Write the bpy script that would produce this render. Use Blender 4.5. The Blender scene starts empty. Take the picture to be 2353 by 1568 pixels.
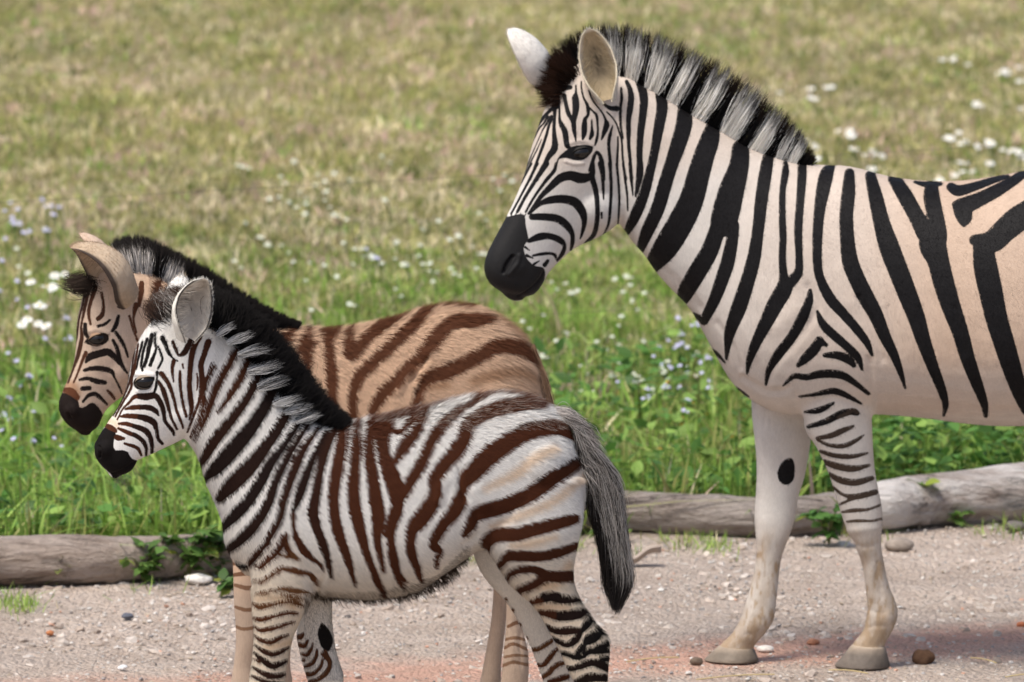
import bpy, bmesh, math, random
import numpy as np
from mathutils import Vector
from mathutils.bvhtree import BVHTree

# ------------------------------------------------------------------ camera, sky, sun, exposure
SC = bpy.context.scene
COL = SC.collection
rng = np.random.default_rng(11)
random.seed(11)
W, H, F = 2353.0, 1568.0, 17760.0          # traced picture size and focal length, in traced pixels
CAMH = 3.6
PITCH = math.atan(2441.0 / F)
cam_d = bpy.data.cameras.new("camera")
cam = bpy.data.objects.new("camera", cam_d)
COL.objects.link(cam)
cam.location = (0, 0, CAMH)
cam.rotation_euler = (math.pi / 2 - PITCH, 0, 0)
cam_d.sensor_width = 36.0
cam_d.lens = 36.0 * F / W
cam_d.clip_start = 0.5
cam_d.clip_end = 3000.0
cam_d.dof.use_dof = True
cam_d.dof.focus_distance = 18.35
cam_d.dof.aperture_fstop = 6.9
SC.camera = cam

world = bpy.data.worlds.new("World")
SC.world = world
world.use_nodes = True
SUN_EL, SUN_AZ = math.radians(64), math.radians(228)   # compass angle of the sun, clockwise from +Y
nt = world.node_tree
nt.nodes.clear()
sky = nt.nodes.new("ShaderNodeTexSky")
sky.sky_type = 'NISHITA'
sky.sun_disc = False
sky.sun_elevation = SUN_EL
sky.sun_rotation = SUN_AZ
sky.air_density = 1.0
sky.dust_density = 3.5
sky.ozone_density = 1.0
bg = nt.nodes.new("ShaderNodeBackground")
bg.inputs[1].default_value = 0.13
wo = nt.nodes.new("ShaderNodeOutputWorld")
nt.links.new(sky.outputs[0], bg.inputs[0])
nt.links.new(bg.outputs[0], wo.inputs[0])
sun_d = bpy.data.lights.new("sun", 'SUN')
sun_d.energy = 2.8
sun_d.angle = math.radians(18)
sun_d.color = (1.0, 0.95, 0.87)
sun = bpy.data.objects.new("sun", sun_d)
COL.objects.link(sun)
sdir = Vector((math.sin(SUN_AZ) * math.cos(SUN_EL), math.cos(SUN_AZ) * math.cos(SUN_EL), math.sin(SUN_EL)))
sun.rotation_euler = sdir.to_track_quat('Z', 'Y').to_euler()
sun.location = sdir * 60
SC.view_settings.view_transform = 'Standard'
SC.view_settings.look = 'None'
SC.view_settings.exposure = 0.24
SC.view_settings.gamma = 1.0
SC.view_settings.use_curve_mapping = False

# ------------------------------------------------------------------ measuring helpers
CP, SP = math.cos(PITCH), math.sin(PITCH)
FWD = np.array([0, CP, -SP]); UP = np.array([0, SP, CP]); RT = np.array([1.0, 0, 0])
CAM = np.array([0, 0, CAMH])

def ray(px, py):
    return FWD * F + RT * (px - W / 2) + UP * (H / 2 - py)

def on_plane(px, py, P0, N):
    d = ray(px, py)
    t = np.dot(P0 - CAM, N) / np.dot(d, N)
    return CAM + d * t

def at_depth(px, py, Y):
    return on_plane(px, py, np.array([0, Y, 0.0]), np.array([0, 1.0, 0]))

def on_ground(px, py, z=0.0):
    return on_plane(px, py, np.array([0, 0, z]), np.array([0, 0, 1.0]))

def proj(P):
    Q = np.atleast_2d(P) - CAM
    d = Q @ FWD
    return np.stack([W / 2 + F * (Q @ RT) / d, H / 2 - F * (Q @ UP) / d], 1)

def smooth01(a, b, x):
    t = np.clip((x - a) / (b - a), 0, 1)
    return t * t * (3 - 2 * t)

def vnoise(x, y, seed):
    r = np.random.default_rng(seed); G = r.random((256, 256))
    xi = np.floor(x).astype(int); yi = np.floor(y).astype(int); fx = x - xi; fy = y - yi
    fx = fx * fx * (3 - 2 * fx); fy = fy * fy * (3 - 2 * fy)
    g = lambda i, j: G[i % 256, j % 256]
    return (g(xi, yi) * (1 - fx) + g(xi + 1, yi) * fx) * (1 - fy) + (g(xi, yi + 1) * (1 - fx) + g(xi + 1, yi + 1) * fx) * fy
def fbm(x, y, seed, o=4):
    s, a, t = 0, 1.0, 0
    for k in range(o):
        s = s + a * vnoise(x * 2 ** k + 17.3 * k, y * 2 ** k + 9.1 * k, seed + k); t += a; a *= .55
    return s / t

CROP = {'A1': (1100, 0, 2.353), 'A2': (1100, 400, 3.92), 'A3': (1500, 350, 2.24), 'A4': (1600, 1000, 2.3544),
        'F1': (100, 500, 2.24), 'F2': (400, 900, 2.0467), 'F3': (700, 700, 2.6133), 'F4': (900, 1100, 2.77),
        'G1': (1230, 200, 6.534), 'H1': (220, 780, 3.92), 'H2': (130, 560, 3.0167), 'L1': (540, 1320, 4.53),
        'L2': (1150, 1380, 5.4825), 'D': (0, 0, 1 / 1.06247)}

def tracing(text):
    out = []
    for line in text.strip().splitlines():
        line = line.strip()
        if not line:
            continue
        head, pts = line.split(':')
        head = head.split()
        x0, y0, s = CROP[head[0]]
        kind = head[1] if len(head) > 1 and head[1] in 'PRT' else 'S'
        val = float(head[-1]) if len(head) > 1 and head[-1] not in 'PRT' else 1.0
        P = []
        for tok in pts.split():
            v = [float(q) for q in tok.split(',')]
            p = [(x0 + v[0] / s) / 1.06247, (y0 + v[1] / s) / 1.06247]
            if len(v) > 2:
                p.append(v[2] / s / 1.06247 / 2)
            P.append(p)
        out.append((kind, val, np.array(P)))
    return out

def catmull(P, n=5):
    P = np.asarray(P, float)
    if len(P) < 3:
        return P if len(P) == 1 else np.array([P[0] + (P[1] - P[0]) * k / n for k in range(n + 1)])
    Q = np.vstack([2 * P[0] - P[1], P, 2 * P[-1] - P[-2]])
    res = []
    for i in range(1, len(Q) - 2):
        for k in range(n):
            t = k / n
            a, b, c, d = Q[i - 1], Q[i], Q[i + 1], Q[i + 2]
            res.append(0.5 * (2 * b + (c - a) * t + (2 * a - 5 * b + 4 * c - d) * t * t + (3 * b - a - 3 * c + d) * t ** 3))
    res.append(P[-1])
    return np.array(res)

class Pattern:
    """distance map of the coat pattern of one animal, measured in its side view"""
    PAD = 14
    def __init__(self, x0, y0, x1, y1):
        self.x0, self.y0 = x0, y0
        self.sd = np.full((int(y1 - y0), int(x1 - x0)), float(self.PAD), np.float32)
        self.val = np.ones_like(self.sd)
        self.h = np.zeros_like(self.sd)
    def _win(self, xa, ya, xb, yb):
        h, w = self.sd.shape
        i0 = max(int(xa - self.x0 - self.PAD), 0); i1 = min(int(xb - self.x0 + self.PAD) + 1, w)
        j0 = max(int(ya - self.y0 - self.PAD), 0); j1 = min(int(yb - self.y0 + self.PAD) + 1, h)
        if i1 <= i0 or j1 <= j0:
            return None
        X, Y = np.meshgrid(np.arange(i0, i1) + self.x0, np.arange(j0, j1) + self.y0)
        return (slice(j0, j1), slice(i0, i1)), X, Y
    def _put(self, sl, d, v):
        m = d < self.sd[sl]
        self.sd[sl][m] = d[m]
        self.val[sl][m] = v
    def add(self, tr):
        for kind, v, P in tr:
            if kind in 'SRT':
                Q = catmull(P, 4) if len(P) > 1 else P
                if len(Q) == 1:
                    Q = np.vstack([Q, Q + [0.5, 0, 0]])
                for a, b in zip(Q[:-1], Q[1:]):
                    r = max(a[2], b[2], 0.4)
                    wn = self._win(min(a[0], b[0]) - r, min(a[1], b[1]) - r, max(a[0], b[0]) + r, max(a[1], b[1]) + r)
                    if wn is None:
                        continue
                    sl, X, Y = wn
                    dx, dy = b[0] - a[0], b[1] - a[1]
                    L = dx * dx + dy * dy + 1e-9
                    t = np.clip(((X - a[0]) * dx + (Y - a[1]) * dy) / L, 0, 1)
                    d = np.hypot(X - a[0] - t * dx, Y - a[1] - t * dy) - np.maximum(a[2] + (b[2] - a[2]) * t, 0.4)
                    if kind == 'R':
                        rad = np.maximum(a[2] + (b[2] - a[2]) * t, 0.4)
                        hh = v * smooth01(0, 1, -d / rad)
                        m_ = np.abs(hh) > np.abs(self.h[sl])
                        self.h[sl][m_] = hh[m_]
                    elif kind == 'T':
                        self.val[sl][d < 0] = v
                    else:
                        self._put(sl, d.astype(np.float32), v)
            elif kind == 'P':
                Q = catmull(np.vstack([P, P[:1]]), 4)
                wn = self._win(Q[:, 0].min(), Q[:, 1].min(), Q[:, 0].max(), Q[:, 1].max())
                if wn is None:
                    continue
                sl, X, Y = wn
                d = np.full(X.shape, 1e9); ins = np.zeros(X.shape, bool)
                for a, b in zip(Q[:-1], Q[1:]):
                    dx, dy = b[0] - a[0], b[1] - a[1]
                    t = np.clip(((X - a[0]) * dx + (Y - a[1]) * dy) / (dx * dx + dy * dy + 1e-9), 0, 1)
                    d = np.minimum(d, np.hypot(X - a[0] - t * dx, Y - a[1] - t * dy))
                    if a[1] != b[1]:
                        ins ^= ((a[1] > Y) != (b[1] > Y)) & (X < (b[0] - a[0]) * (Y - a[1]) / (b[1] - a[1]) + a[0])
                self._put(sl, np.where(ins, -d, d).astype(np.float32), v)
        return self
    def sample(self, xy):
        h, w = self.sd.shape
        x = np.clip(xy[:, 0] - self.x0, 0, w - 1.01); y = np.clip(xy[:, 1] - self.y0, 0, h - 1.01)
        i = x.astype(int); j = y.astype(int); fx = x - i; fy = y - j
        s = self.sd
        d = (s[j, i] * (1 - fx) + s[j, i + 1] * fx) * (1 - fy) + (s[j + 1, i] * (1 - fx) + s[j + 1, i + 1] * fx) * fy
        return d, self.val[j, i]
    def height(self, xy):
        h, w = self.sd.shape
        x = np.clip(xy[:, 0] - self.x0, 0, w - 1.01); y = np.clip(xy[:, 1] - self.y0, 0, h - 1.01)
        i = x.astype(int); j = y.astype(int); fx = x - i; fy = y - j; s = self.h
        return (s[j, i] * (1 - fx) + s[j, i + 1] * fx) * (1 - fy) + (s[j + 1, i] * (1 - fx) + s[j + 1, i + 1] * fx) * fy

# ------------------------------------------------------------------ object helpers
def tag(o, label=None, cat=None, group=None, kind=None):
    if label: o['label'] = label
    if cat: o['category'] = cat
    if group: o['group'] = group
    if kind: o['kind'] = kind
    return o

def empty(name, loc):
    o = bpy.data.objects.new(name, None)
    o.empty_display_size = 0.1
    o.location = loc
    COL.objects.link(o)
    return o

def mesh_np(name, V, faces, attrs=None, smooth=True):
    """faces: list of (M,k) int arrays"""
    me = bpy.data.meshes.new(name)
    V = np.asarray(V, np.float32)
    loops = np.concatenate([f.reshape(-1) for f in faces]).astype(np.int32)
    tot = np.concatenate([np.full(len(f), f.shape[1]) for f in faces]).astype(np.int32)
    start = np.concatenate([[0], np.cumsum(tot)[:-1]]).astype(np.int32)
    me.vertices.add(len(V)); me.loops.add(len(loops)); me.polygons.add(len(tot))
    me.vertices.foreach_set('co', V.reshape(-1))
    me.loops.foreach_set('vertex_index', loops)
    me.polygons.foreach_set('loop_start', start)
    me.polygons.foreach_set('loop_total', tot)
    me.update(calc_edges=True)
    me.polygons.foreach_set('use_smooth', np.full(len(tot), smooth))
    for k, a in (attrs or {}).items():
        set_attr(me, k, a)
    return me

def set_attr(me, name, a):
    a = np.asarray(a, np.float32)
    if a.ndim == 1:
        me.attributes.new(name, 'FLOAT', 'POINT').data.foreach_set('value', a)
    elif name == 'bn':
        me.attributes.new(name, 'FLOAT_VECTOR', 'POINT').data.foreach_set('vector', a.reshape(-1))
    else:
        c = np.ones((len(a), 4), np.float32); c[:, :3] = a
        me.attributes.new(name, 'FLOAT_COLOR', 'POINT').data.foreach_set('color', c.reshape(-1))

def link(name, me, mat, parent=None):
    o = bpy.data.objects.new(name, me)
    me.materials.append(mat)
    COL.objects.link(o)
    if parent is not None:
        o.parent = parent
        loc = parent.location if parent.parent is None else parent.location + parent.parent.location
        o.location = -Vector(loc)
    return o

def co_of(me):
    a = np.empty(len(me.vertices) * 3, np.float32); me.vertices.foreach_get('co', a); return a.reshape(-1, 3).astype(float)
def no_of(me):
    a = np.empty(len(me.vertices) * 3, np.float32); me.vertices.foreach_get('normal', a); return a.reshape(-1, 3).astype(float)
def edges_of(me):
    a = np.empty(len(me.edges) * 2, np.int32); me.edges.foreach_get('vertices', a); return a.reshape(-1, 2)

def relax(V, E, it, f=0.5, wgt=None):
    n = len(V)
    deg = np.bincount(E.reshape(-1), minlength=n).astype(float); deg[deg == 0] = 1
    for _ in range(it):
        S = np.empty_like(V)
        for k in range(3):
            S[:, k] = np.bincount(E[:, 0], V[E[:, 1], k], n) + np.bincount(E[:, 1], V[E[:, 0], k], n)
        D = S / deg[:, None] - V
        V = V + D * (f if wgt is None else f * wgt[:, None])
    return V

def strands(P, width, col, bn, jit=0.9):
    """ribbon hairs: P (N,K,3), width (N,K), col (N,K,3), bn (N,3)"""
    N, K, _ = P.shape
    T = np.gradient(P, axis=1)
    T /= np.linalg.norm(T, axis=2, keepdims=True) + 1e-9
    b = bn + jit * rng.normal(size=bn.shape) * 0.6
    S = np.cross(T, b[:, None, :])
    S /= np.linalg.norm(S, axis=2, keepdims=True) + 1e-9
    V = np.stack([P - S * width[..., None] / 2, P + S * width[..., None] / 2], 2)
    base = (np.arange(N)[:, None] * K + np.arange(K - 1)[None, :]) * 2
    Q = np.stack([base, base + 1, base + 3, base + 2], -1).reshape(-1, 4)
    C = np.repeat(col[:, :, None, :], 2, 2).reshape(-1, 3)
    B = np.repeat(bn[:, None, :], K * 2, 1).reshape(-1, 3)
    return V.reshape(-1, 3), Q, C, B

def strand_obj(name, parts, mat, parent):
    V, Q, C, B, o = [], [], [], [], 0
    for v, q, c, b in parts:
        V.append(v); Q.append(q + o); C.append(c); B.append(b); o += len(v)
    me = mesh_np(name, np.concatenate(V), [np.concatenate(Q)], {'col': np.concatenate(C), 'bn': np.concatenate(B)})
    return link(name, me, mat, parent)

# ------------------------------------------------------------------ materials
def new_mat(name):
    m = bpy.data.materials.new(name); m.use_nodes = True
    t = m.node_tree; t.nodes.clear()
    out = t.nodes.new('ShaderNodeOutputMaterial'); b = t.nodes.new('ShaderNodeBsdfPrincipled')
    t.links.new(b.outputs[0], out.inputs[0])
    return m, t, b
def nd(t, typ, **kw):
    n = t.nodes.new(typ)
    for k, v in kw.items():
        setattr(n, k, v)
    return n
def attr(t, name):
    return nd(t, 'ShaderNodeAttribute', attribute_name=name)
def noise(t, scale, detail=3.0, rough=0.55, vec=None, mapping=None):
    n = nd(t, 'ShaderNodeTexNoise'); n.inputs['Scale'].default_value = scale
    n.inputs['Detail'].default_value = detail; n.inputs['Roughness'].default_value = rough
    tc = nd(t, 'ShaderNodeTexCoord')
    src = tc.outputs['Object']
    if mapping:
        mp = nd(t, 'ShaderNodeMapping'); mp.inputs['Scale'].default_value = mapping.get('s', (1, 1, 1))
        mp.inputs['Rotation'].default_value = mapping.get('r', (0, 0, 0))
        t.links.new(src, mp.inputs[0]); src = mp.outputs[0]
    t.links.new(src, n.inputs['Vector'])
    return n
def math_n(t, op, a, b=None, c=None):
    n = nd(t, 'ShaderNodeMath', operation=op)
    for i, v in enumerate((a, b, c)):
        if v is None: continue
        if hasattr(v, 'links'): t.links.new(v, n.inputs[i])
        else: n.inputs[i].default_value = v
    return n.outputs[0]
def mixc(t, f, a, b, mode='MIX'):
    n = nd(t, 'ShaderNodeMix', data_type='RGBA', blend_type=mode)
    for i, v in ((0, f), (6, a), (7, b)):
        if hasattr(v, 'links'): t.links.new(v, n.inputs[i])
        elif i == 0: n.inputs[0].default_value = v
        else: n.inputs[i].default_value = (*v, 1)
    return n.outputs[2]
def ramp(t, f, stops):
    n = nd(t, 'ShaderNodeValToRGB')
    e = n.color_ramp.elements
    while len(e) < len(stops): e.new(0.5)
    for k, (p, c) in enumerate(stops):
        e[k].position = p; e[k].color = (*c, 1)
    t.links.new(f, n.inputs[0])
    return n.outputs[0]
def bump(t, b, h, strength, dist):
    n = nd(t, 'ShaderNodeBump'); n.inputs['Strength'].default_value = strength; n.inputs['Distance'].default_value = dist
    t.links.new(h, n.inputs['Height']); t.links.new(n.outputs[0], b.inputs['Normal'])

def coat_mat(name, edge, soft, rough, spec):
    m, t, b = new_mat(name)
    sd = attr(t, 'sd'); pale = attr(t, 'pale'); dark = attr(t, 'dark')
    n1 = noise(t, 260, 2, 0.6, mapping={'s': (1, 1, 0.35)})
    e = math_n(t, 'MULTIPLY_ADD', n1.outputs[0], edge, -edge / 2)
    s = math_n(t, 'ADD', sd.outputs['Fac'], e)
    mr = nd(t, 'ShaderNodeMapRange', interpolation_type='SMOOTHSTEP')
    mr.inputs['From Min'].default_value = -soft; mr.inputs['From Max'].default_value = soft
    t.links.new(s, mr.inputs[0])
    n2 = noise(t, 320, 3, 0.65, mapping={'s': (1, 1, 0.22), 'r': (0, 0.25, 0)})
    n3 = noise(t, 14, 3)
    v = math_n(t, 'MULTIPLY_ADD', n2.outputs[0], 0.34, 0.73)
    v = math_n(t, 'MULTIPLY', v, math_n(t, 'MULTIPLY_ADD', n3.outputs[0], 0.3, 0.88))
    c = mixc(t, mr.outputs[0], dark.outputs['Color'], pale.outputs['Color'])
    vc = nd(t, 'ShaderNodeCombineColor')
    for i in range(3): t.links.new(v, vc.inputs[i])
    c = mixc(t, 1.0, c, vc.outputs[0], 'MULTIPLY')
    t.links.new(c, b.inputs['Base Color'])
    b.inputs['Roughness'].default_value = rough
    b.inputs['Specular IOR Level'].default_value = spec
    bump(t, b, n2.outputs[0], 0.25, 0.003)
    return m

def hair_mat(name, rough=0.6, spec=0.25, thin=0.0):
    m, t, b = new_mat(name)
    c = attr(t, 'col'); n = attr(t, 'bn')
    t.links.new(c.outputs['Color'], b.inputs['Base Color'])
    if not thin: t.links.new(n.outputs['Vector'], b.inputs['Normal'])
    b.inputs['Roughness'].default_value = rough
    b.inputs['Specular IOR Level'].default_value = spec
    if not thin: return m
    tr = nd(t, 'ShaderNodeBsdfTranslucent'); t.links.new(c.outputs['Color'], tr.inputs[0])
    mx = nd(t, 'ShaderNodeMixShader'); mx.inputs[0].default_value = thin
    t.links.new(b.outputs[0], mx.inputs[1]); t.links.new(tr.outputs[0], mx.inputs[2]); t.links.new(mx.outputs[0], t.nodes['Material Output'].inputs[0])
    return m

def vcol_mat(name, rough, spec, nscale=80, amt=0.3, bstr=0.2, bd=0.003, trans=0.0):
    m, t, b = new_mat(name)
    c = attr(t, 'col'); n = noise(t, nscale, 4, 0.6)
    v = math_n(t, 'MULTIPLY_ADD', n.outputs[0], amt, 1 - amt / 2)
    vc = nd(t, 'ShaderNodeCombineColor')
    for i in range(3): t.links.new(v, vc.inputs[i])
    t.links.new(mixc(t, 1.0, c.outputs['Color'], vc.outputs[0], 'MULTIPLY'), b.inputs['Base Color'])
    b.inputs['Roughness'].default_value = rough
    b.inputs['Specular IOR Level'].default_value = spec
    if bstr: bump(t, b, n.outputs[0], bstr, bd)
    return m

M_COAT = coat_mat('short_coat', 1.6, 0.8, 0.6, 0.16)
M_FUZZ = coat_mat('fuzzy_coat', 3.5, 1.2, 0.75, 0.08)
M_HAIR = hair_mat('hair', .7, .07)
M_MANE = hair_mat('mane_hair', .6, .12, .45)
M_EAR = vcol_mat('ear_skin', 0.7, 0.2, 60, 0.35, 0.3)
M_HOOF = vcol_mat('hoof_horn', 0.6, 0.3, 28, 1.1, 0.6, 0.006)
M_PLANT = vcol_mat('leaf', 0.5, 0.3, 90, 0.4, 0.0)
M_PETAL = vcol_mat('petal', 0.6, 0.2, 90, 0.15, 0.0)
M_STONE = vcol_mat('stone', 0.85, 0.2, 120, 0.5, 0.4)
M_EYE, _t, _b = new_mat('eye_gloss')
_b.inputs['Base Color'].default_value = (0.008, 0.006, 0.005, 1)
_b.inputs['Roughness'].default_value = 0.06
_b.inputs['Specular IOR Level'].default_value = 0.45
M_EYE.node_tree.nodes.active = _b
# ------------------------------------------------------------------ zebra building
def loft_rings(A, B, w, N, n=28, k=0.0, ex=2.2, sub=3, cap=0.3):
    D = np.hstack([A, B, w[:, None], N])
    D = catmull(D, sub) if sub > 1 else D
    A, B, w, N = D[:, :3], D[:, 3:6], np.maximum(D[:, 6], 0.004), D[:, 7:10]
    N = N / np.linalg.norm(N, axis=1, keepdims=True)
    C = (A + B) / 2; U = (A - B) / 2
    def end(C0, C1, U0, w0):
        d = C0 - C1; d = d / (np.linalg.norm(d) + 1e-9)
        r = min(np.linalg.norm(U0), w0)
        return (C0 + d * r * cap * 0.75, U0 * 0.72, w0 * 0.72), (C0 + d * r * cap * 1.05, U0 * 0.35, w0 * 0.35)
    e1, e2 = end(C[0], C[1], U[0], w[0]); f1, f2 = end(C[-1], C[-2], U[-1], w[-1])
    C = np.vstack([e2[0], e1[0], C, f1[0], f2[0]]); U = np.vstack([e2[1], e1[1], U, f1[1], f2[1]])
    w = np.concatenate([[e2[2], e1[2]], w, [f1[2], f2[2]]]); N = np.vstack([N[:1], N[:1], N, N[-1:], N[-1:]])
    th = np.linspace(0, 2 * math.pi, n, endpoint=False)
    c, s = np.cos(th), np.sin(th)
    c2 = np.sign(c) * np.abs(c) ** (2 / ex); s2 = np.sign(s) * np.abs(s) ** (2 / ex)
    V = C[:, None, :] + U[:, None, :] * c2[None, :, None] + N[:, None, :] * (w[:, None] * (s2 * (1 - k * c2))[None, :])[..., None]
    m = len(C)
    i = np.arange(m - 1)[:, None] * n; j = np.arange(n)[None, :]; jn = (j + 1) % n
    Q = np.stack([i + j, i + jn, i + n + jn, i + n + j], -1).reshape(-1, 4)
    V = V.reshape(-1, 3)
    c0, c1 = len(V), len(V) + 1
    V = np.vstack([V, C[0], C[-1]])
    jj = np.arange(n)
    T = np.vstack([np.stack([np.full(n, c0), (jj + 1) % n, jj], 1), np.stack([np.full(n, c1), (m - 1) * n + jj, (m - 1) * n + (jj + 1) % n], 1)])
    return V, Q, T

def limb_loft(secs, Y, N0, P0=None, **kw):
    """secs: (ax,ay,bx,by,halfwidth,offset towards the camera side) in traced pixels"""
    S = np.array([list(s) + [0.0] * (6 - len(s)) for s in secs])
    A, B = [], []
    for s in S:
        p0 = (np.array([0, Y, 0.0]) if P0 is None else P0) + N0 * s[5]
        A.append(on_plane(s[0], s[1], p0, N0)); B.append(on_plane(s[2], s[3], p0, N0))
    return loft_rings(np.array(A), np.array(B), S[:, 4], np.repeat(N0[None], len(S), 0), **kw)

def ball(c, r, n=14):
    th = np.linspace(0.02, math.pi - 0.02, n)
    A = np.array([[c[0], c[1], c[2]]] * n) + np.stack([np.cos(th) * 0, np.sin(th) * 0, np.cos(th)], 1) * r
    V = []
    ph = np.linspace(0, 2 * math.pi, 2 * n, endpoint=False)
    for t in th:
        V.append(np.stack([np.sin(t) * np.cos(ph), np.sin(t) * np.sin(ph), np.full_like(ph, math.cos(t))], 1) * r + c)
    m = len(ph); V = np.vstack(V)
    i = np.arange(n - 1)[:, None] * m; j = np.arange(m)[None, :]; jn = (j + 1) % m
    Q = np.stack([i + j, i + n * 0 + m + j, i + m + jn, i + jn], -1).reshape(-1, 4)
    c0 = len(V); V = np.vstack([V, c + np.array([0, 0, r]), c - np.array([0, 0, r])])
    jj = np.arange(m)
    T = np.vstack([np.stack([np.full(m, c0), jj, (jj + 1) % m], 1), np.stack([np.full(m, c0 + 1), (n - 1) * m + (jj + 1) % m, (n - 1) * m + jj], 1)])
    return V, Q, T

class Build: pass

def zebra_body(z):
    """z: Build with tracing; makes the one continuous body mesh"""
    NB = np.array([0, -1.0, 0])
    z.NB = NB; z.PB = np.array([0, z.Y, 0.0])
    psi = math.radians(z.yaw)
    z.NH = np.array([math.sin(psi), -math.cos(psi), 0.0])
    z.PH = at_depth(z.pivot[0], z.pivot[1], z.Y)
    parts = [limb_loft(z.trunk, z.Y, NB, k=0.16, ex=2.3, n=40)]
    parts.append(limb_loft(z.head, z.Y, z.NH, P0=z.PH, k=0.06, ex=2.35, n=40, cap=0.8))
    for L in z.legs:
        parts.append(limb_loft(L, z.Y, NB, n=24, ex=2.1))
    for (px, py, out, r) in z.lumps:       # muscle masses and brow bones
        c = on_plane(px, py, z.PH + z.NH * 0, z.NH) if out >= 100 else on_plane(px, py, z.PB, NB)
        o = out - 100 if out >= 100 else out
        n = z.NH if out >= 100 else NB
        parts.append(ball(c + n * o, r)); parts.append(ball(c - n * o, r))
    V, Qs, Ts, o = [], [], [], 0
    for v, q, t in parts:
        V.append(v); Qs.append(q + o); Ts.append(t + o); o += len(v)
    me = mesh_np('tmp', np.concatenate(V), [np.concatenate(Qs), np.concatenate(Ts)])
    tmp = bpy.data.objects.new('tmp', me); COL.objects.link(tmp)
    md = tmp.modifiers.new('r', 'REMESH'); md.mode = 'VOXEL'; md.voxel_size = z.voxel; md.adaptivity = 0
    dg = bpy.context.evaluated_depsgraph_get(); dg.update()
    body = bpy.data.meshes.new_from_object(tmp.evaluated_get(dg))
    bpy.data.objects.remove(tmp); bpy.data.meshes.remove(me)
    Vv = co_of(body); E = edges_of(body)
    xy = proj(Vv)
    hm = z.in_head(xy)
    wgt = np.where(hm, 0.6, 1.0) * np.where(xy[:, 1] > z.leg_y(xy[:, 0]) + 170, .4, 1)
    Vv = relax(Vv, E, z.smooth, 0.5, wgt)
    body.vertices.foreach_set('co', Vv.astype(np.float32).reshape(-1))
    bm = bmesh.new(); bm.from_mesh(body)
    for it in range(z.headsub):
        bm.verts.ensure_lookup_table()
        C = np.array([v.co for v in bm.verts]); ins = z.fine(proj(C))
        ed = [e for e in bm.edges if ins[e.verts[0].index] and ins[e.verts[1].index]]
        bmesh.ops.subdivide_edges(bm, edges=ed, cuts=1, use_grid_fill=True)
        bm.verts.index_update()
    bmesh.ops.triangulate(bm, faces=[f for f in bm.faces if len(f.verts) > 4])
    bm.to_mesh(body); bm.free()
    Vv = co_of(body); E = edges_of(body); hm = z.fine(proj(Vv))
    Vv = relax(Vv, E, 4, 0.5, hm.astype(float))
    body.vertices.foreach_set('co', Vv.astype(np.float32).reshape(-1)); body.update()
    # pattern space
    nrm = no_of(body)
    xy, near, far = z.canon(Vv, nrm)
    wt = z.relief.height(xy) * 0.001
    wt[far] = 0
    Vv = Vv + nrm * wt[:, None]
    Vv = relax(Vv, E, 2, 0.5)
    body.vertices.foreach_set('co', Vv.astype(np.float32).reshape(-1)); body.update()
    z.paint(body)
    for p in body.polygons: pass
    body.polygons.foreach_set('use_smooth', np.ones(len(body.polygons), bool))
    z.body = body

def canon_for(z):
    def canon(V, nrm):
        xy = proj(V)
        seen = ((CAM - V) * nrm).sum(1) > 0.0
        hm = z.in_head(xy)
        s = (V - z.PB) @ z.NB
        sh = (V - z.PH) @ z.NH
        far = (s < 0) & (xy[:, 1] > z.leg_y(xy[:, 0])) & ~hm
        m = (s < 0) & ~far & ~hm & ~seen
        P = V.copy()
        P[m] -= 2 * s[m][:, None] * z.NB
        mh = hm & (sh < 0) & ~seen
        P[mh] -= 2 * sh[mh][:, None] * z.NH
        return proj(P), ~(m | mh | far), far
    return canon

def painter_for(z):
    def paint(body):
        V = co_of(body)
        xy, near, far = z.canon(V, no_of(body))
        sd, val = z.pat.sample(xy)
        sf, vf = z.patfar.sample(xy)
        sd = np.where(far, sf, sd) - np.where(z.in_head(xy), z.bold_head, z.bold * (1 - .75 * (1 - smooth01(720, 800, xy[:, 0])) * (z.bold > 2))); val = np.where(far, vf, val)
        td, _ = z.tint.sample(xy)
        pale = z.pale(xy, far, V, td)
        dark = z.dark(val)
        set_attr(body, 'sd', sd); set_attr(body, 'pale', pale); set_attr(body, 'dark', dark)
        z.V, z.xy, z.sd, z.palev, z.darkv, z.far = V, xy, sd, pale, dark, far
    return paint

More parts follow.
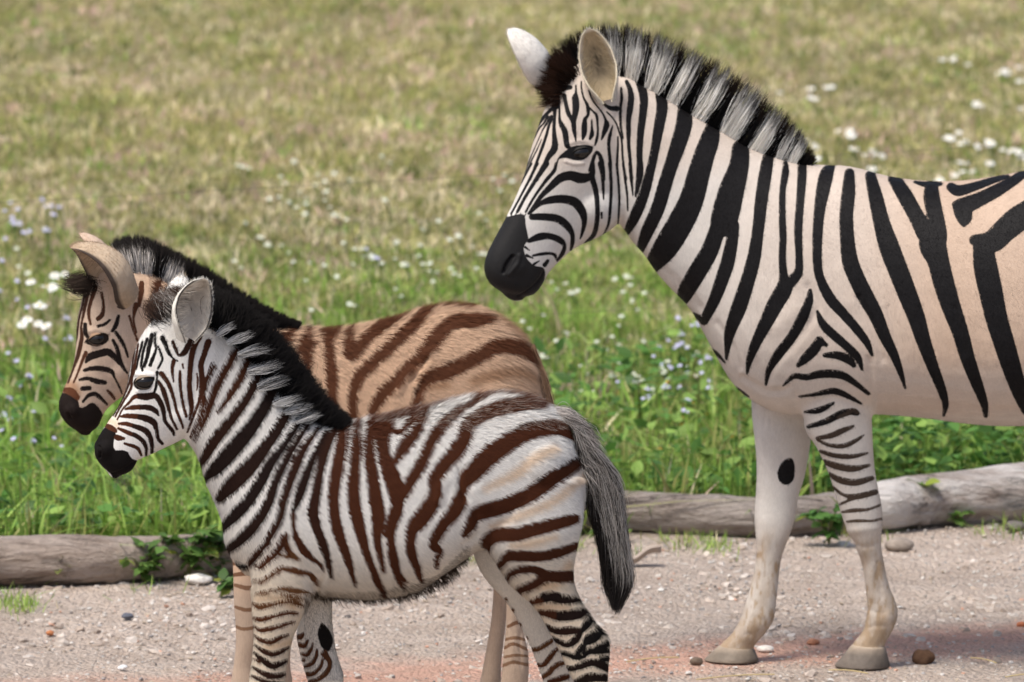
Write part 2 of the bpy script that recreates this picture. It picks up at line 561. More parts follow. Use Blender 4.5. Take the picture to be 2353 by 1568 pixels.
def fur(z, parent, n, fn, width, name='fur'):
    me = z.body
    me.calc_loop_triangles()
    T = np.empty(len(me.loop_triangles) * 3, np.int32); me.loop_triangles.foreach_get('vertices', T); T = T.reshape(-1, 3)
    V = z.V; Nn = no_of(me)
    ar = np.linalg.norm(np.cross(V[T[:, 1]] - V[T[:, 0]], V[T[:, 2]] - V[T[:, 0]]), axis=1) / 2
    c = V[T].mean(1); cn = Nn[T].mean(1); cxy = z.xy[T].mean(1)
    dens, ln, lift, flow = fn(cxy, cn, c, z.far[T[:, 0]])
    p = ar * dens; p /= p.sum()
    k = rng.choice(len(T), n, p=p)
    a, b = rng.random(n), rng.random(n); sw = a + b > 1; a[sw], b[sw] = 1 - a[sw], 1 - b[sw]
    w = np.stack([1 - a - b, a, b], 1)
    t = T[k]
    mixv = lambda A: (A[t] * w[..., None]).sum(1)
    root = mixv(V); nr = mixv(Nn); nr /= np.linalg.norm(nr, axis=1, keepdims=True)
    sd = (z.sd[t] * w).sum(1) + rng.normal(size=n) * 0.9
    f = smooth01(-0.8, 0.8, sd)[:, None]
    col = mixv(z.darkv) * (1 - f) + mixv(z.palev) * f
    col = col * (1 - z.furvar / 2 + z.furvar * rng.random((n, 1)))
    fl = flow[k]; fl = fl - nr * (fl * nr).sum(1, keepdims=True); fl /= np.linalg.norm(fl, axis=1, keepdims=True) + 1e-9
    clump = np.sin(root[:, [0]] * 160 + root[:, [2]] * 95 + 2 * np.sin(root[:, [2]] * 210))
    d = fl + nr * lift[k][:, None] + rng.normal(size=(n, 3)) * 0.13 + np.cross(fl, nr) * clump * 0.07
    d /= np.linalg.norm(d, axis=1, keepdims=True)
    L = (ln[k] * (0.6 + 0.7 * rng.random(n)))[:, None]
    d2 = d + fl * 0.5 + np.array([0, 0, -0.15]); d2 /= np.linalg.norm(d2, axis=1, keepdims=True)
    P = np.stack([root - nr * 0.001, root + d * L * 0.5, root + d * L * 0.5 + d2 * L * 0.5], 1)
    wd = np.stack([np.full(n, width), np.full(n, width * 0.8), np.full(n, width * 0.15)], 1)
    cc = np.repeat(col[:, None, :], 3, 1)
    if z.furtip is not None: cc = z.furtip(cc, z.xy[t[:, 0]], rng.random(n))
    return strand_obj(name, [strands(P, wd, cc, nr, .45)], M_HAIR, parent)

def hair_between(z, pairs, n, lat, colfn, width=0.0011, bend=0.12, jit=0.1, embed=0.012, K=6, splay=1.6, plane=None, cstep=6.0, cj_=.45):
    pr = catmull(np.array(pairs, float), 8)
    L = np.concatenate([[0], np.cumsum(np.hypot(np.diff(pr[:, 0] + pr[:, 2]), np.diff(pr[:, 1] + pr[:, 3])))])
    u = rng.random(n) * L[-1]
    q = np.stack([np.interp(u, L, pr[:, i]) for i in range(4)], 1)
    P0, N0 = plane if plane else (z.PB, z.NB)
    def up(xy):
        D = FWD * F + np.outer(xy[:, 0] - W / 2, RT) + np.outer(H / 2 - xy[:, 1], UP)
        t = ((P0 - CAM) @ N0) / (D @ N0)
        return CAM + D * t[:, None]
    v = rng.uniform(-1, 1, n)
    R = up(q[:, :2]); Tp = up(q[:, 2:])
    d = Tp - R; ln = np.linalg.norm(d, axis=1, keepdims=True)
    R = R + N0 * (v * lat)[:, None] - d / ln * embed
    R[:, 2] -= 0.35 * lat * np.abs(v) ** 2
    Tp = Tp + N0 * (v * lat * splay)[:, None]
    sc = (1 - np.abs(rng.normal(size=(n, 1))) * jit)
    clump = np.round(u / cstep)
    cj = np.random.default_rng(5).normal(size=(int(clump.max()) + 2, 3))[clump.astype(int)]
    Tp = R + (Tp - R) * sc + rng.normal(size=(n, 3)) * ln * jit * 0.45 + cj * ln * jit * cj_
    s = np.linspace(0, 1, K)[None, :, None]
    bv = rng.normal(size=(n, 1, 3)) * ln[:, None] * bend
    P = R[:, None] * (1 - s) + Tp[:, None] * s + bv * np.sin(math.pi * s)
    col = colfn(q[:, 0], q[:, 1], v, np.linspace(0, 1, K), n)
    wd = np.outer(np.full(n, width), np.array([1] * (K - 2) + [0.7, 0.15]))
    nr = np.repeat((N0 * 1.0)[None], n, 0) * np.sign(v + 0.75)[:, None] + d / ln * 0.8 + np.array([0, 0, .4])
    nr /= np.linalg.norm(nr, axis=1, keepdims=True)
    return strands(P, wd, col, nr, 0.8)

def band_cols(bands, white, dark, tipdark, tip0, tip1, near_only=False):
    """bands: (x0,x1) of pale bands along the crest"""
    white, dark, tipdark = map(np.array, (white, dark, tipdark))
    def fn(x, y, v, s, n):
        xj = x + rng.normal(size=n) * 2.0
        isw = np.zeros(n, bool)
        for a, b in bands: isw |= (xj > a) & (xj < b)
        if near_only: isw &= (v > -0.2)
        tip = rng.uniform(tip0, tip1, n)[:, None]
        base = np.where(isw[:, None], white[None], dark[None]) * (0.75 + 0.5 * rng.random((n, 1)))
        f = smooth01(-0.12, 0.12, s[None] - tip)[..., None]
        return base[:, None] * (1 - f) + (tipdark * (0.7 + 0.6 * rng.random((n, 1))))[:, None] * f
    return fn

def tail_hair(left, right, z, n, off, colfn, length=(0.35, 0.6), width=0.001):
    Lc = catmull(np.array(left, float), 8); Rc = catmull(np.array(right, float), 8)
    m = min(len(Lc), len(Rc))
    li = lambda C, s: np.stack([np.interp(s, np.linspace(0, 1, len(C)), C[:, i]) for i in range(2)], -1)
    v = rng.random(n); s0 = rng.random(n) ** 1.45 * 0.78
    ln = rng.uniform(*length, n); K = 6
    s = np.minimum(s0[:, None] + ln[:, None] * np.linspace(0, 1, K)[None], 1.04)
    w = np.clip(v[:, None] + rng.normal(size=(n, 1)) * np.linspace(0, 0.17, K)[None], -0.08, 1.12)
    xy = li(Lc, s) * (1 - w[..., None]) + li(Rc, s) * w[..., None]
    xy += rng.normal(size=(n, 1, 2)) * np.linspace(0, 4, K)[None, :, None]
    D = FWD * F + (xy[..., :1] - W / 2) * RT + (H / 2 - xy[..., 1:]) * UP
    y = rng.uniform(-1, 1, n) * off
    Yp = z.Y + y
    t = Yp[:, None] / D[..., 1]
    P = CAM + D * t[..., None]
    col = colfn(v, s, n)
    nr = np.stack([(v - 0.5) * 1.2, -np.sign(rng.random(n) - 0.25) * 1.0, np.full(n, 0.3)], 1); nr /= np.linalg.norm(nr, axis=1, keepdims=True)
    wd = np.outer(np.full(n, width), np.array([1, 1, 1, 0.9, 0.6, 0.15]))
    return strands(P, wd, col, nr, 0.8)

def core_tail(left, right, z, wl, col):
    Lc = np.array(left, float); Rc = np.array(right, float)
    m = min(len(Lc), len(Rc))
    secs = [(Lc[i, 0] * .7 + Rc[i, 0] * .3, Lc[i, 1] * .7 + Rc[i, 1] * .3, Lc[i, 0] * .3 + Rc[i, 0] * .7, Lc[i, 1] * .3 + Rc[i, 1] * .7, wl, 0) for i in range(m)]
    V, Q, T = limb_loft(secs, z.Y, z.NB, n=12)
    ctr = V.mean(0)
    bn = V - ctr; bn[:, 2] *= 0.05; bn /= np.linalg.norm(bn, axis=1, keepdims=True)
    Q = np.vstack([Q, np.hstack([T, T[:, 2:]])]) if False else Q
    return V, Q, np.repeat(np.array([col]), len(V), 0), bn

def make_ear(z, parent, base, tip, opening, wide, off_base, off_tip, outer, inner, rim, depth=0.9, tuft=(0.5, 0.42, 0.32), curl=1.0, n_t=260, rimw=.93, fuzz=900):
    """cupped leaf-shaped ear; base/tip in traced pixels on the head plane, opening = direction the cup faces"""
    b = on_plane(*base, z.PH + z.NH * off_base, z.NH); t = on_plane(*tip, z.PH + z.NH * off_tip, z.NH)
    a = t - b; L = np.linalg.norm(a); a /= L
    o = np.array(opening, float); o -= a * (o @ a); o /= np.linalg.norm(o)
    l = np.cross(a, o)
    nt_, na = 26, 25
    s = np.linspace(0, 1, nt_)
    prof = np.interp(s, [0, .1, .25, .45, .65, .82, .93, .98, 1], [.50, .64, .88, 1.0, .93, .70, .45, .24, .05]) * wide / 2
    phi = np.interp(s, [0, .15, .4, .7, 1], [2.7, 2.3, 1.75, 1.35, 1.0]) * curl
    V, C = [], []
    for side, thick in ((0, 0.0), (1, 0.004)):
        for i in range(nt_):
            r = prof[i] / max(math.sin(min(phi[i], math.pi / 2)), 0.4)
            ang = np.linspace(-phi[i], phi[i], na)
            rr = max(r - thick * (1 if s[i] < .97 else .2), 0.0008)
            ctr = b + a * L * s[i] + o * (-0.02 * math.sin(math.pi * s[i]) + r * 0.35 * depth)
            pts = ctr + rr * (np.sin(ang)[:, None] * l - np.cos(ang)[:, None] * o * depth)
            V.append(pts)
            e = np.abs(np.linspace(-1, 1, na))
            nz = 0.92 + 0.16 * rng.random((na, 1))
            if side == 0:
                c = np.array(outer) * np.ones((na, 1)); c = np.where((e > rimw)[:, None], np.array(rim), c)
                c = c * (1 - .30 * smooth01(.45, 0, s[i]))
            else:
                m_ = np.clip((e - 0.55) / 0.35, 0, 1)[:, None]
                c = np.array(inner) * (1 - m_) + np.array(outer) * m_
                c = np.where((e > .95)[:, None], np.array(rim), c)
                dk = np.clip(1 - e / .42, 0, 1)[:, None] * smooth01(.22, .4, s[i]) * (1 - smooth01(.62, .8, s[i])) * (rng.random((na, 1)) * .8 + .2)
                c = c * (1 - dk * .9)
                if s[i] > .93: c = np.array(outer) * np.ones((na, 1))
            C.append(c * nz)
    V = np.vstack(V); C = np.vstack(C)
    m = nt_ * na
    i = np.arange(nt_ - 1)[:, None] * na; j = np.arange(na - 1)[None, :]
    Q1 = np.stack([i + j, i + j + 1, i + na + j + 1, i + na + j], -1).reshape(-1, 4)
    Q2 = Q1[:, ::-1] + m
    ii = np.arange(nt_ - 1) * na
    R1 = np.stack([ii, ii + na, ii + na + m, ii + m], 1); R2 = np.stack([ii + na - 1, ii + na - 1 + m, ii + 2 * na - 1 + m, ii + 2 * na - 1], 1)
    tp = (nt_ - 1) * na + np.arange(na - 1); R3 = np.stack([tp, tp + 1, tp + 1 + m, tp + m], 1)
    me = mesh_np('ear', V, [Q1, Q2, R1, R2, R3], {'col': C})
    ear = link('ear', me, M_EAR, parent)
    # hair lining the cup
    G = V[m:].reshape(nt_, na, 3)
    k = rng.integers(2, nt_ - 3, n_t); j = np.where(rng.random(n_t) < .5, rng.integers(0, 9, n_t), rng.integers(na - 9, na, n_t))
    fz_ = rng.random((n_t, 1)); root = G[k, j] * (1 - fz_) + G[k + 1, j] * fz_; cen = b + a * L * s[k][:, None] + o * 0.004
    d = (cen - root) * 0.5 + a * 0.02 + o * 0.012 + rng.normal(size=(n_t, 3)) * 0.004
    P = np.stack([root, root + d * 0.5 + o * 0.003, root + d], 1)
    col = np.array(tuft) * (0.7 + 0.6 * rng.random((n_t, 1))); col = np.repeat(col[:, None], 3, 1)
    ro = strands(P, np.outer(np.full(n_t, .001), [1, .8, .2]), col, np.repeat(o[None], n_t, 0), .6)
    # fringe along the rim and fuzz on the back
    n2 = fuzz
    k = rng.integers(0, nt_ - 1, n2); j = np.where(rng.random(n2) < (.35 if rimw > .9 else 0), np.where(rng.random(n2) < .5, 0, na - 1), rng.integers(2, na - 2, n2))
    Go = V[:m].reshape(nt_, na, 3); fz_ = rng.random((n2, 1)); root = Go[k, j] * (1 - fz_) + Go[k + 1, j] * fz_
    nrm = root - (b + a * L * s[k][:, None] + o * 0.01); nrm /= np.linalg.norm(nrm, axis=1, keepdims=True) + 1e-9
    d = a * 0.005 + nrm * 0.0015 + rng.normal(size=(n2, 3)) * 0.0015
    P = np.stack([root, root + d * .5, root + d], 1)
    col = np.repeat((np.array(outer) * (0.8 + .4 * rng.random((n2, 1))))[:, None], 3, 1)
    fz = strands(P, np.outer(np.full(n2, .0009), [1, .8, .2]), col, nrm, .6)
    strand_obj('ear_hair', [ro, fz], M_MANE, ear)
    return ear

def make_eye(z, parent, px, py, r, sink, tree):
    d = ray(px, py); d /= np.linalg.norm(d)
    hit = tree.ray_cast(Vector(CAM), Vector(d))
    c = np.array(hit[0]) + d * 0 + np.array(hit[1]) * (-r * sink)
    for cc in (c, c - 2 * ((c - z.PH) @ z.NH) * z.NH):
        V, Q, T = ball(cc, r, 16)
        al = np.array([math.cos(math.radians(z.yaw)), math.sin(math.radians(z.yaw)), z.eyeslope]); al /= np.linalg.norm(al)
        uu = np.cross(al, z.NH); uu /= np.linalg.norm(uu)
        almond = lambda X: X + np.outer((X - cc) @ al, al) * .28 - np.outer((X - cc) @ uu, uu) * .12
        V = almond(V)
        eye = link('eye', mesh_np('eye', V, [Q, T]), M_EYE, parent)
        sg = 1 if cc is c else -1
        front = z.NH * sg; along = np.array([math.cos(math.radians(z.yaw)), math.sin(math.radians(z.yaw)), z.eyeslope]); along /= np.linalg.norm(along)
        u = np.cross(along, z.NH); u = u if u[2] > 0 else -u
        u = u / np.linalg.norm(u)
        for cut, tilt, colr in ((.76, .55, z.lid), (.85, -.35, z.lid2)):
            a1 = np.linspace(-1.5, 1.5, 25); lv = []
            for k, sc in ((0, 1.13), (1, 1.09), (2, 1.02)):
                e0 = cut + .06 * (k == 2)
                for q in range(7):
                    el = e0 + (1.5 - e0) * q / 6
                    if k == 2 and q: break
                    bend = (e0 - .0) * np.cos(a1) if q == 0 else el
                    el_ = np.arctan(math.tan(e0) * np.clip(np.cos(a1), .12, 1)) if q == 0 else np.maximum(el, 0)
                    el_ = np.broadcast_to(el_, a1.shape)
                    sgn = 1 if tilt > 0 else -1
                    d_ = (np.cos(el_) * np.cos(a1))[:, None] * front + (np.cos(el_) * np.sin(a1))[:, None] * along + (np.sin(el_) * sgn)[:, None] * u
                    lv.append((k, q, cc + d_ * r * sc))
                    if k != 0: break
            rows = [p for k, q, p in lv if k == 2] + [p for k, q, p in lv if k == 1] + [p for k, q, p in lv if k == 0]
            Vl = almond(np.vstack(rows)); m = len(a1); i = np.arange(len(rows) - 1)[:, None] * m; j = np.arange(m - 1)[None]
            Ql = np.stack([i + j, i + j + 1, i + m + j + 1, i + m + j], -1).reshape(-1, 4)
            cl = np.repeat(np.array([colr]), len(Vl), 0); cl[:2 * m] *= .25
            link('eyelid', mesh_np('eyelid', Vl, [Ql], {'col': cl}), M_EAR, eye)

def make_hoof(z, parent, top, bot, off, wy, col, zt=None):
    """top and bottom front/back edges in traced pixels"""
    p0 = z.PB + z.NB * off
    ta, tb = (on_plane(top[i], top[i + 1], p0, z.NB) for i in (0, 2))
    ba, bb = (on_plane(bot[i], bot[i + 1], p0, z.NB) for i in (0, 2))
    ba[2] = bb[2] = 0.0
    n = 32; th = np.linspace(0, 2 * math.pi, n, endpoint=False)
    rings = []
    for f, sc in ((1.0, 0.8), (1.0, 0.98), (.90, 1.0), (.6, 1.0), (.3, 1.0), (.06, 1.0), (0, .97), (0, .5)):
        A = ta * f + ba * (1 - f); B = tb * f + bb * (1 - f)
        C = (A + B) / 2; U = (A - B) / 2 * sc
        g = wy * (1 - .42 * f) * sc
        egg = 1 - 0.12 * np.cos(th)
        ring = C + np.cos(th)[:, None] * U + (np.sin(th) * egg * g)[:, None] * z.NB
        rings.append(ring)
    m = len(rings); V = np.vstack(rings + [rings[0].mean(0)[None], rings[-1].mean(0)[None]])
    i = np.arange(m - 1)[:, None] * n; j = np.arange(n)[None, :]; jn = (j + 1) % n
    Q = np.stack([i + j, i + n + j, i + n + jn, i + jn], -1).reshape(-1, 4)
    jj = np.arange(n)
    T = np.vstack([np.stack([np.full(n, m * n), jj, (jj + 1) % n], 1), np.stack([np.full(n, m * n + 1), (m - 1) * n + (jj + 1) % n, (m - 1) * n + jj], 1)])
    V[:, 2] = np.maximum(V[:, 2], 0.0)
    C = np.array(col) * np.ones((len(V), 1))
    back = np.clip((V[:, 0] - V[:, 0].min()) / (np.ptp(V[:, 0])), 0, 1)[:, None]
    low = np.clip(1 - V[:, 2] / 0.06, 0, 1)[:, None]
    C = C * (1 - 0.45 * smooth01(.45, .9, back) * low)
    topz = V[:, 2].max(); ft = smooth01(.70, 1.0, V[:, 2] / topz)[:, None]
    C = C * (1 - ft) + np.array([.40, .32, .24]) * ft
    link('hoof', mesh_np('hoof', V, [Q, T], {'col': C}), M_HOOF, parent)
# ------------------------------------------------------------------ the adult zebra
A = Build()
A.Y, A.yaw, A.pivot = 20.0, 25.0, (1390, 200)
A.furvar = .2; A.bold = .3; A.bold_head = .3; A.eyeslope = .12; A.lid = (.028, .025, .022); A.lid2 = (.03, .025, .022)
A.voxel, A.smooth, A.headsub = 0.0052, 9, 2
A.trunk = [(1378, 185, 1395, 470, .06), (1435, 174, 1437, 532, .085), (1480, 198, 1470, 576, .095), (1531, 226, 1510, 628, .105),
    (1587, 262, 1547, 668, .115), (1651, 298, 1583, 706, .13), (1719, 338, 1614, 758, .15), (1783, 362, 1647, 820, .175),
    (1835, 376, 1692, 890, .195), (1890, 380, 1760, 936, .21), (1958, 384, 1860, 955, .22), (2042, 406, 1985, 948, .235),
    (2126, 417, 2110, 955, .255), (2210, 417, 2210, 968, .275), (2294, 406, 2300, 974, .285), (2380, 390, 2400, 970, .285),
    (2480, 380, 2510, 945, .275), (2600, 388, 2620, 890, .26), (2700, 416, 2710, 830, .24), (2770, 470, 2780, 780, .2), (2815, 560, 2825, 720, .13)]
A.head = [(1312, 165, 1425, 205, .05), (1280, 205, 1430, 290, .075), (1256, 260, 1430, 385, .092), (1234, 325, 1428, 460, .098),
    (1216, 385, 1412, 512, .085), (1198, 435, 1368, 545, .072), (1175, 485, 1318, 568, .062), (1148, 535, 1282, 598, .057),
    (1124, 582, 1254, 628, .056), (1116, 620, 1240, 655, .053), (1128, 652, 1222, 676, .044), (1154, 672, 1202, 682, .022)]
_nf = [(1815, 800, 2010, 790, .075, .10), (1826, 860, 2004, 860, .078, .105), (1836, 918, 2002, 918, .07, .105), (1845, 975, 2004, 970, .062, .10), (1861, 1010, 2006, 1010, .057, .095),
    (1886, 1050, 2008, 1050, .052, .09), (1904, 1090, 2013, 1095, .047, .085), (1917, 1130, 2021, 1135, .044, .08), (1930, 1172, 2028, 1172, .044, .075),
    (1943, 1210, 2027, 1213, .043, .072), (1963, 1252, 2025, 1252, .035, .07), (1979, 1292, 2032, 1295, .029, .066), (1987, 1340, 2043, 1345, .027, .063),
    (1992, 1388, 2060, 1388, .031, .06), (1990, 1420, 2063, 1418, .034, .06), (1982, 1452, 2050, 1452, .031, .06), (1962, 1476, 2034, 1480, .03, .06), (1948, 1502, 2036, 1506, .034, .06)]
_ff = [(1725, 880, 1900, 900, .07, -.10), (1727, 950, 1868, 960, .06, -.10), (1731, 990, 1864, 1010, .055, -.09), (1736, 1035, 1858, 1050, .05, -.085), (1738, 1085, 1849, 1098, .046, -.08),
    (1736, 1141, 1835, 1140, .043, -.07), (1733, 1190, 1827, 1190, .043, -.06), (1736, 1230, 1815, 1230, .04, -.055), (1738, 1265, 1801, 1265, .032, -.05),
    (1735, 1300, 1793, 1300, .028, -.045), (1726, 1340, 1789, 1340, .027, -.04), (1714, 1382, 1784, 1385, .03, -.035), (1700, 1425, 1778, 1425, .034, -.03),
    (1680, 1458, 1756, 1458, .031, -.03), (1656, 1480, 1732, 1487, .03, -.03), (1645, 1505, 1738, 1508, .034, -.03)]
def _hind(dx, off):
    h = [(2600, 640, 2830, 620, .11, .13), (2615, 760, 2830, 720, .10, .14), (2640, 850, 2815, 820, .085, .14), (2680, 930, 2800, 900, .06, .13), (2730, 1000, 2815, 980, .048, .12),
         (2765, 1060, 2850, 1050, .045, .115), (2780, 1110, 2855, 1110, .042, .11), (2782, 1160, 2845, 1160, .034, .105), (2778, 1230, 2832, 1230, .027, .1), (2775, 1330, 2828, 1330, .026, .095),
         (2768, 1400, 2838, 1400, .034, .09), (2752, 1440, 2818, 1450, .03, .09), (2730, 1475, 2802, 1485, .03, .09)]
    return [(a + dx, b, c + dx, d, w, o * off) for a, b, c, d, w, o in h]
A.legs = [_nf, _ff, _hind(0, 1), _hind(60, -1)]
A.lumps = [(1850, 700, .12, .10), (1800, 800, .10, .09), (1930, 640, .11, .10), (1338, 330, 100.055, .036), (1350, 470, 100.03, .075), (1290, 440, 100.045, .025), (1175, 612, 100.028, .032)]
A.in_head = lambda q: (q[:, 0] < 1462 - (q[:, 1] - 150) * 0.06) & (q[:, 1] < 720)
A.fine = lambda q: (q[:, 0] < 1512) & (q[:, 1] < 720)
A.leg_y = lambda x: np.where(x > 2250, 985, np.where(x > 1690, 945, 5000))
